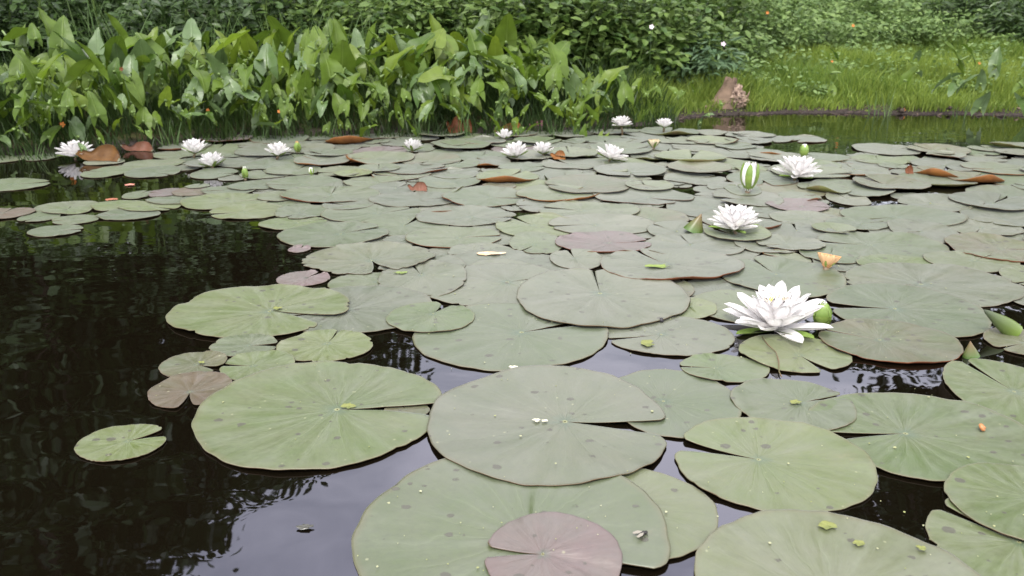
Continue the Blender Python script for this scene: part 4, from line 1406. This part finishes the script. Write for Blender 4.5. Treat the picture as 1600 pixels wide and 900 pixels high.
row_of([(500, 4.35, .62, .34), (600, 4.25, .66, .36), (700, 4.3, .70, .36), (800, 4.2, .64, .36), (885, 4.35, .68, .34), (970, 4.4, .66, .34), (1050, 4.55, .56, .30)],
       SHRUB, 'leafy shrubs behind the arrow-leaved plants', 'leafy mid-green shrub behind the bed, %s of its row', nst=60, lsz=.062)
row_of([(560, 4.8, .92, .42), (690, 4.85, .95, .42), (820, 4.8, .95, .42), (940, 4.9, .95, .42), (1060, 5.0, .88, .42)],
       SHRUB, 'taller shrubs of the second row', 'taller shrub crowding behind the front shrubs, %s of its row', nst=70, lsz=.06)
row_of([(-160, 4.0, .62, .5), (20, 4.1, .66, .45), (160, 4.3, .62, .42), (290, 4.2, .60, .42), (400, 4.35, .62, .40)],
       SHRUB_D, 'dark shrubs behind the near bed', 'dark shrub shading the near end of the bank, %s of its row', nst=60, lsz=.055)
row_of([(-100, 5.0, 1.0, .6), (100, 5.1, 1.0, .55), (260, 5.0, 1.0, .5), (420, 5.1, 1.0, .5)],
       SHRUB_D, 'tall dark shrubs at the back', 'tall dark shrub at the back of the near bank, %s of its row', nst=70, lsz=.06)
row_of([(1130, 4.95, .36, .30), (1210, 5.5, .40, .34), (1290, 5.7, .36, .36), (1370, 5.9, .34, .38), (1460, 6.0, .34, .38), (1560, 5.9, .36, .40)],
       WEED, 'weeds on the grassy slope', 'low pale weed clump above the grass, %s from the shrubs', nst=46, lsz=.045, name='weed_clump', cat='weeds', nleaf=18)
row_of([(1090, 4.45, .34, .22)], WEED_B, 'narrow-leaved weeds', 'bluish narrow-leaved weed clump behind the stump, %s', nst=40, lsz=.075, wf=.5, name='weed_clump', cat='weeds', nleaf=16)
row_of([(1130, 5.7, .74, .45), (1230, 6.2, .62, .5), (1340, 6.6, .58, .55), (1450, 6.9, .52, .5), (1560, 6.9, .55, .55), (1680, 6.6, .7, .55)],
       WEED, 'taller weeds up the slope', 'taller weed thicket up the slope, %s of its row', nst=60, lsz=.055, name='weed_clump', cat='weeds')
row_of([(1190, 7.4, .95, .7), (1330, 7.7, .85, .7), (1470, 7.9, .80, .7), (1600, 8.0, .9, .7), (1740, 7.6, 1.2, .7)],
       SHRUB, 'bushes at the top of the slope', 'green bush at the top of the slope, %s of its row', nst=60, lsz=.08)
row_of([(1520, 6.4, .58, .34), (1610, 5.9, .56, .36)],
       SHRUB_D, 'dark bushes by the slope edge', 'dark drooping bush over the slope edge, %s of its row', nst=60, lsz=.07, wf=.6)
row_of([(1185, 4.35, .13, .10), (1230, 4.6, .12, .12), (1275, 4.25, .10, .09), (1310, 4.9, .16, .14), (1350, 4.4, .11, .1), (1400, 4.8, .15, .14), (1440, 4.3, .12, .1), (1480, 4.6, .16, .12),
        (1520, 4.25, .14, .1), (1560, 4.7, .18, .14), (1600, 4.3, .14, .12), (1250, 5.1, .18, .16), (1450, 5.2, .2, .16), (1350, 5.3, .2, .18), (1545, 5.2, .22, .18), (1160, 4.5, .2, .12), (1190, 4.9, .25, .16)],
       WEED, 'small weeds growing in the grass', 'small leafy weed in the bright grass, %s of its kind', nst=16, lsz=.035, name='weed_clump', cat='weeds', nleaf=10)
b_ = Bag()
dr_ = random.Random(77)
for i_ in range(260):
    px = dr_.uniform(1040, 1640)
    x = float(at(px, 178)[0])
    y = float(shore(x)) + dr_.gauss(.035, .05)
    z = max(float(gz(x, y)), 0)
    L = dr_.uniform(.004, .016) * (2.2 if dr_.random() < .08 else 1)
    a = dr_.uniform(0, 6.28)
    w_ = L * dr_.choice([.10, .12, .15, .4])
    V, Fc = tube([(x - L * math.cos(a), y - L * math.sin(a) * .6, z), (x, y, z + w_ * .6), (x + L * math.cos(a), y + L * math.sin(a) * .6, z + dr_.uniform(0, .012))], [w_ * .5, w_, w_ * .3], 5)
    b_.add(V, Fc, dr_.random() ** 3)
o = obj('shore_debris', b_.mesh('shore_debris', leafmat('debris', (.035, .025, .018), (.17, .12, .085), trans=0, rough=.8), smooth=False))
tag(o, 'clods, dead leaves and twigs strewn along the muddy waterline', 'debris', None, 'stuff')

# tall sedge behind the near bed
for i_, px in enumerate((110, 150, 190, 235, 275, 320, 365, 420, 470, 520, 560)):
    c = at_y(px, 60, 3.85)
    blades((c[0], 3.85 + rs.uniform(-.1, .15), rs.uniform(.42, .50)), 'tall_sedge', 'tall thin sedge rising behind the arrow leaves, %s from the near end' % ordw[i_], REED,
           'tall sedge behind the arrow-leaved plants', 'reeds', nper=26, wd=.0035, spr=.5)

# undergrowth and grass
def grass_patch(name, label, m, xr, yf0, yf1, count, hr, seed, wd=.003, dens=None):
    g = np.random.default_rng(seed)
    x = g.uniform(*xr, count)
    y = shore(x) + yf0 + (yf1 - yf0) * g.random(count) ** 1.15
    hh = g.uniform(*hr, count) * (.75 + .5 * np.sin(x * 4.1 + y * 3) ** 2)
    edge = np.clip((y - shore(x)) / .25, .5, 1)
    hh = hh * edge
    keep = (y - shore(x)) > (yf0 + .05 * np.sin(x * 13) * np.sin(x * 5.3 + 1) + .035 * np.sin(x * 31) * np.sin(x * 47 + 2) if name == 'grass' else -9)
    hh = np.where(keep, hh, .012)
    z = gz(x, y) - .005
    a = g.uniform(0, 2 * math.pi, count)
    lean = hh * g.uniform(.1, .7, count)
    la = g.normal(-math.pi / 2, 1.3, count)
    V = np.zeros((count, 7, 3))
    for i_, t_ in enumerate((0, .4, .75)):
        cx_ = x + np.cos(la) * lean * t_ ** 1.8
        cy_ = y + np.sin(la) * lean * t_ ** 1.8
        q = wd * (1, .85, .5)[i_] * g.uniform(.7, 1.3, count)
        V[:, 2 * i_] = np.stack([cx_ - np.cos(a) * q, cy_ - np.sin(a) * q, z + hh * t_], 1)
        V[:, 2 * i_ + 1] = np.stack([cx_ + np.cos(a) * q, cy_ + np.sin(a) * q, z + hh * t_], 1)
    V[:, 6] = np.stack([x + np.cos(la) * lean, y + np.sin(la) * lean, z + hh * .97], 1)
    b = np.arange(count)[:, None] * 7
    Fc = (b + np.array([[0, 1, 3, 2]])).tolist() + (b + np.array([[2, 3, 5, 4]])).tolist() + (b + np.array([[4, 5, 6]])).tolist()
    patchy = .5 + .35 * np.sin(x * 2.3 + 1) * np.sin(y * 3.1)
    tint = np.repeat(np.clip(g.normal(0, .22, count) + patchy, 0, 1), 7)
    o = obj(name, mesh(name, V.reshape(-1, 3), Fc, m, attrs={'tint': tint}, smooth=False))
    tag(o, label, 'grass', None, 'stuff')

grass_patch('grass', 'bright green grass on the slope behind the open water', GRASS, (.55, 4.6), .03, 2.2, 66000, (.07, .15), 1)
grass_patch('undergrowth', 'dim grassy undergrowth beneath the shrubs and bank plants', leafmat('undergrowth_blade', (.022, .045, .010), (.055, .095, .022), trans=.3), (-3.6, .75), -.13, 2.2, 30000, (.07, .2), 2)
grass_patch('bank_weeds', 'mixed dull grass up the far slope', leafmat('far_blade', (.06, .11, .025), (.12, .18, .04), trans=.3), (.3, 7.0), 1.9, 5.5, 30000, (.12, .28), 3, wd=.005)

# small flowers on the bank
def blossom(px, py, Y, r, m, label, group):
    r *= .62
    c = at_y(px, py, Y)
    t = empty('wild_flower', c)
    tag(t, label, 'wild flower', group)
    me = petal_mesh('petal', m, r, r * .75, 20, -20, cup=.2, tipw=.5, basew=.5)
    for k_ in range(5):
        obj('petal', me, t, (0, 0, 0), (R(60), 0, 0)).rotation_euler = (Matrix.Rotation(R(70), 4, 'X') @ Matrix.Rotation(2 * math.pi * k_ / 5, 4, 'Z')).to_euler()
    g0 = float(gz(c[0], c[1]))
    V, Fc = tube([(0, .004, -.002), (.005, .02, (g0 - c[2]) * .5), (.0, .03, g0 - c[2])], [.0008, .001, .0015], 5)
    obj('stem', mesh('stem', V, Fc, STALK_D), t)

for (px, py, Y, r, m, lb) in [
        (1333, 40, 5.3, .018, ORANGE, 'orange blossom high in the weeds above the grass'),
        (1199, 20, 5.1, .018, ORANGE, 'dull orange blossom near the shrubs, highest of all'),
        (1530, 99, 4.6, .014, ORANGE, 'orange blossom low on the grass near the photo edge'),
        (1300, 96, 4.6, .012, ORANGE, 'small orange blossom in the middle of the grass'),
        (1130, 69, 4.35, .024, PINKW, 'pale pink blossom above the stump'),
        (1018, 42, 4.0, .020, PINKW, 'white blossom in the shrubs behind the bed'),
        (1412, 172, 3.95, .016, ORANGE, 'orange blossom at the water edge below the round leaf'),
        (98, 195, 2.85, .018, ORANGE, 'orange withered bloom among the near stems'),
        (190, 108, 2.95, .014, UNDER_RED, 'dark red bloom amid the arrow leaves'),
        (325, 172, 3.1, .012, ORANGE, 'orange speck of bloom between the stems'),
        (436, 174, 3.15, .012, ORANGE, 'orange bloom low between stems of the bed'),
        (1553, 184, 3.85, .014, ORANGE, 'orange bloom hanging over the water near the photo edge')]:
    blossom(px, py, Y, r, m, lb, 'small flowers on the bank')

# ------------------------------------------------------------------ driftwood stump on the far shore
Y0 = 4.02
c = at_y(1133, 168, Y0)
t = empty('driftwood_stump', (c[0], Y0, .02))
tag(t, 'broken brown driftwood stump with pale rotten side on the far shore', 'stump')
sc = depth([c[0], Y0, .1]) / F
rr = random.Random(4)
V, rows, cols = [], 12, 28
for i_ in range(rows):
    t_ = i_ / (rows - 1)
    z = 44 * sc * t_
    cx_ = (3 + 2 * t_) * sc
    for k_ in range(cols):
        a = 2 * math.pi * k_ / cols
        fl = (1 - t_) ** 1.7
        q = 9 + 3 * math.sin(a * 3 + 1) * (1 - t_) + 12 * fl * (1 + .5 * math.cos(a - math.pi) + .25 * math.sin(4 * a))
        q *= 1 + .05 * math.sin(7 * a + t_ * 5) + .12 * math.sin(13 * a + 2 * t_) * (.3 + t_) * math.sin(9 * t_ + a)
        ex = 14 * fl * max(0, math.cos(a - math.pi)) ** 3
        V.append((cx_ + (q + ex) * sc * math.cos(a), q * .8 * sc * math.sin(a), z + t_ * sc * (2.2 * math.sin(5 * a) + 1.6 * math.sin(11 * a + 1))))
Fc = [(i_ * cols + k_, i_ * cols + (k_ + 1) % cols, (i_ + 1) * cols + (k_ + 1) % cols, (i_ + 1) * cols + k_) for i_ in range(rows - 1) for k_ in range(cols)]
nV = len(V)
for k_ in range(cols):                                       # hollow top
    x, y, z = V[(rows - 1) * cols + k_]
    V.append(((x - 5 * sc) * .6 + 5 * sc, y * .6, z + .5 * sc))
for k_ in range(cols):
    x, y, z = V[(rows - 1) * cols + k_]
    V.append(((x - 5 * sc) * .5 + 5 * sc, y * .5, z - 14 * sc))
for L_ in (0, 1):
    s_ = (rows - 1) * cols if L_ == 0 else nV
    e_ = nV + L_ * cols
    Fc += [(s_ + k_, s_ + (k_ + 1) % cols, e_ + (k_ + 1) % cols, e_ + k_) for k_ in range(cols)]
Fc.append(tuple(nV + cols + k_ for k_ in range(cols)))
obj('trunk', mesh('trunk', V, Fc, WOOD), t)
from mathutils import noise as mnoise
def crag(cx_, cy_, cz_, rx_, ry_, rz_, amp, seed, m, name):
    V, rows, cols = [], 18, 26
    for i_ in range(rows):
        th = math.pi * i_ / (rows - 1)
        for k_ in range(cols):
            a = 2 * math.pi * k_ / cols
            d = Vector((math.sin(th) * math.cos(a), math.sin(th) * math.sin(a), math.cos(th)))
            q = 1 + amp * (mnoise.noise(d * 2.3 + Vector((seed, 0, 0))) + .8 * mnoise.noise(d * 6 + Vector((0, seed, 0))) + .5 * abs(mnoise.noise(d * 13)))
            V.append((cx_ + rx_ * q * d.x, cy_ + ry_ * q * d.y, cz_ + rz_ * q * d.z))
    Fc = [(i_ * cols + k_, (i_ + 1) * cols + k_, (i_ + 1) * cols + (k_ + 1) % cols, i_ * cols + (k_ + 1) % cols) for i_ in range(rows - 1) for k_ in range(cols)]
    return obj(name, mesh(name, V, Fc, m, smooth=False), t)
crag(14 * sc, -7 * sc, 18 * sc, 10 * sc, 6 * sc, 15 * sc, .6, 3, ROT, 'rotten_side')
crag(24 * sc, -7 * sc, 10 * sc, 9 * sc, 5 * sc, 8 * sc, .75, 9, ROT, 'broken_chunk')
V, Fc = tube([(26 * sc, -7 * sc, 10 * sc), (31 * sc, -7 * sc, 17 * sc), (34 * sc, -7 * sc, 26 * sc)], [3 * sc, 2 * sc, .5 * sc], 7)
obj('snag', mesh('snag', V, Fc, WOOD), t)
V, Fc = tube([(-12 * sc, -6 * sc, 4 * sc), (-30 * sc, -9 * sc, 2 * sc), (-44 * sc, -8 * sc, 2 * sc)], [4 * sc, 3 * sc, 1 * sc], 7)
obj('root', mesh('root', V, Fc, ROT), t)

# ------------------------------------------------------------------ trees behind the bank
def tree(x, y, h_, cr, cb, label, seed, nl=7000, name='tree', lsz=.13):
    g = np.random.default_rng(seed)
    z = float(gz(x, y))
    root = empty(name, (x, y, z))
    tag(root, label, 'tree', 'trees beyond the bank')
    n_ = 9
    pts = [(.15 * math.sin(k_ * .9 + seed) * k_ / n_, .12 * math.cos(k_ * 1.3 + seed) * k_ / n_, h_ * .85 * k_ / (n_ - 1) - .1) for k_ in range(n_)]
    rad = [.022 * h_ * (1 - .85 * k_ / (n_ - 1)) * (1.5 if k_ == 0 else 1) for k_ in range(n_)]
    b_ = Bag()
    V, Fc = tube(pts, rad, 10)
    b_.add(V, Fc)
    obj('trunk', b_.mesh('trunk', BARK), root)
    lb = Bag()
    cent = []
    for k_ in range(46):
        th = g.uniform(0, 2 * math.pi)
        v = g.uniform(0, 1)
        zz = cb + (h_ - cb) * v
        prof = math.sin(math.pi * (.12 + .80 * v)) ** .7
        q = cr * prof * math.sqrt(g.uniform(.08, 1.0))
        c_ = np.array([q * math.cos(th), q * math.sin(th), zz])
        cent.append(c_)
        if k_ % 2 == 0:
            s = np.array([0, 0, max(cb * .6, zz - .5 * q - .3)])
            m_ = (s + c_) / 2 + np.array([0, 0, .1])
            V, Fc = tube([tuple(s), tuple(m_), tuple(c_)], [.006 * h_, .004 * h_, .0015 * h_], 5, cap=False)
            lb.add(V, Fc)
    obj('limbs', lb.mesh('limbs', BARK), root)
    cent = np.array(cent)
    ci = g.integers(0, len(cent), nl)
    sg = cr * .20
    Pos = cent[ci] + g.normal(0, 1, (nl, 3)) * np.array([sg, sg, sg * .75])
    Dir = g.normal(0, 1, (nl, 3)) + np.array([0, 0, -.5])
    Nor = np.array([0, 0, 1.0]) + g.normal(0, .6, (nl, 3))
    V, Fc = leaf_cloud(Pos, Dir, Nor, lsz * g.uniform(.6, 1.2, nl))
    cl = g.normal(.4, .22, len(cent))
    tint = np.repeat(np.clip(cl[ci] + g.normal(0, .15, nl), 0, 1), 7)
    obj('crown', mesh('crown', V, Fc, TREE_L, attrs={'tint': tint}, smooth=False), root)

LS = lambda h_: .24 if h_ > 6 else .16
TR = [(-9.5, 7.0, 10.5, 2.4, .8, 9000), (-7.2, 8.6, 10.5, 2.2, .6, 9000), (-5.9, 8.2, 9.2, 1.6, .5, 9000), (-8.7, 11.5, 12, 2.6, .8, 8000), (-4.4, 9.6, 5.9, 1.2, .4, 7000),
      (-2.9, 8.9, 4.7, 1.1, .3, 7000), (-1.4, 9.6, 3.7, 1.1, .2, 5000), (.2, 10.4, 2.5, 1.2, .2, 5000), (1.9, 11, 2.6, 1.4, .2, 5000), (3.6, 11.2, 2.8, 1.4, .2, 5000),
      (5.6, 9.2, 8.2, 1.45, 4.4, 6000), (8.2, 9.4, 9.0, 2.3, .5, 9000), (6.4, 12.2, 4.6, 1.6, .3, 5000), (11, 8, 10, 2.6, .6, 8000), (-12.5, 9, 11, 2.8, .6, 8000), (-7.6, 13.5, 8.5, 2.6, .2, 9000), (-11.5, 14, 9, 2.8, .2, 9000), (-5.2, 12.4, 6.3, 1.8, .1, 8000), (-3.3, 11.6, 4.9, 1.5, .1, 6000), (-4.7, 7.4, 3.6, 1.2, .1, 6000), (14, 11, 10, 3, .6, 7000)]
for k_, (x, y, h_, cr, cb, nl) in enumerate(TR):
    size = 'low bushy' if h_ < 4.2 else 'middling' if h_ < 7.5 else 'tall dark'
    tree(x, y, h_, cr, cb, '%s leafy tree beyond the bank, %s counting from the arrow-leaf end' % (size, ordw[sorted([q[0] for q in TR]).index(x)]), 50 + k_, nl, lsz=LS(h_))

# ------------------------------------------------------------------ names for the unnamed lily pads
marks = [(120, 245, 'the lily by the rusty leaf'), (318, 252, 'the touching pair of lilies'), (436, 245, 'the lily with pink-tipped bud'), (384, 276, 'the closed green bud'),
         (645, 236, 'the sideways lily'), (545, 222, 'the boat-shaped orange pad'), (789, 216, 'the smallest lily'), (806, 245, 'the green-striped lily'),
         (970, 216, 'the stalked lily'), (954, 250, 'the leaning open lily'), (1037, 205, 'the lily by the bed end'), (790, 280, 'the orange-fronted pad'),
         (870, 305, 'the brown-rimmed cupped pad'), (1168, 300, 'the tall half-open bud'), (1245, 278, 'the lily before the round bud'), (1146, 360, 'the lily by the rolled leaf'),
         (1083, 358, 'the red-tipped rolled leaf'), (1290, 418, 'the withering orange lily'), (1211, 505, 'the largest lily'), (1490, 280, 'the rolled orange pads'),
         (575, 408, 'the bug-eaten pad'), (940, 382, 'the mauve brown-rimmed pad'), (1050, 420, 'the rusty-rimmed pad'), (652, 294, 'the dull red curled leaf'),
         (1247, 324, 'the flat pinkish pad'), (1545, 392, 'the olive red-rimmed pad'), (1021, 230, 'the cream bud'), (1400, 245, 'the far open-water edge')]
cw = {'green': 'green', 'fresh': 'yellow-green', 'grey': 'grey-green', 'olive': 'olive', 'purple': 'mauve', 'brown': 'reddish brown', 'eaten': 'chewed'}
near_ = {}
for it in pad_info:
    if it[5]: continue
    o, px, py, size, kind, _, half, cu, r = it
    best = min(marks, key=lambda m: math.hypot(m[0] - px, (m[1] - py) * 3.2))
    dx, dy = px - best[0], (py - best[1]) * 3.2
    if abs(dx) > abs(dy): dr = 'right of' if dx > 0 else 'left of'
    else: dr = 'in front of' if dy > 0 else 'behind'
    look = size + ' ' + cw[kind] + (' curl-edged' if cu else '') + (' wide-notched' if half > 9 and not cu else '')
    near_.setdefault((look, dr, best[2]), []).append((math.hypot(dx, dy), o))
for (look, dr, mk), L_ in near_.items():
    L_.sort(key=lambda q: q[0])
    for k_, (_, o) in enumerate(L_):
        if len(L_) == 1: o['label'] = '%s pad %s %s' % (look, dr, mk)
        else: o['label'] = '%s pad %s %s, %s such' % (look, dr, mk, 'nearest' if k_ == 0 else ordw[k_] + ' nearest')
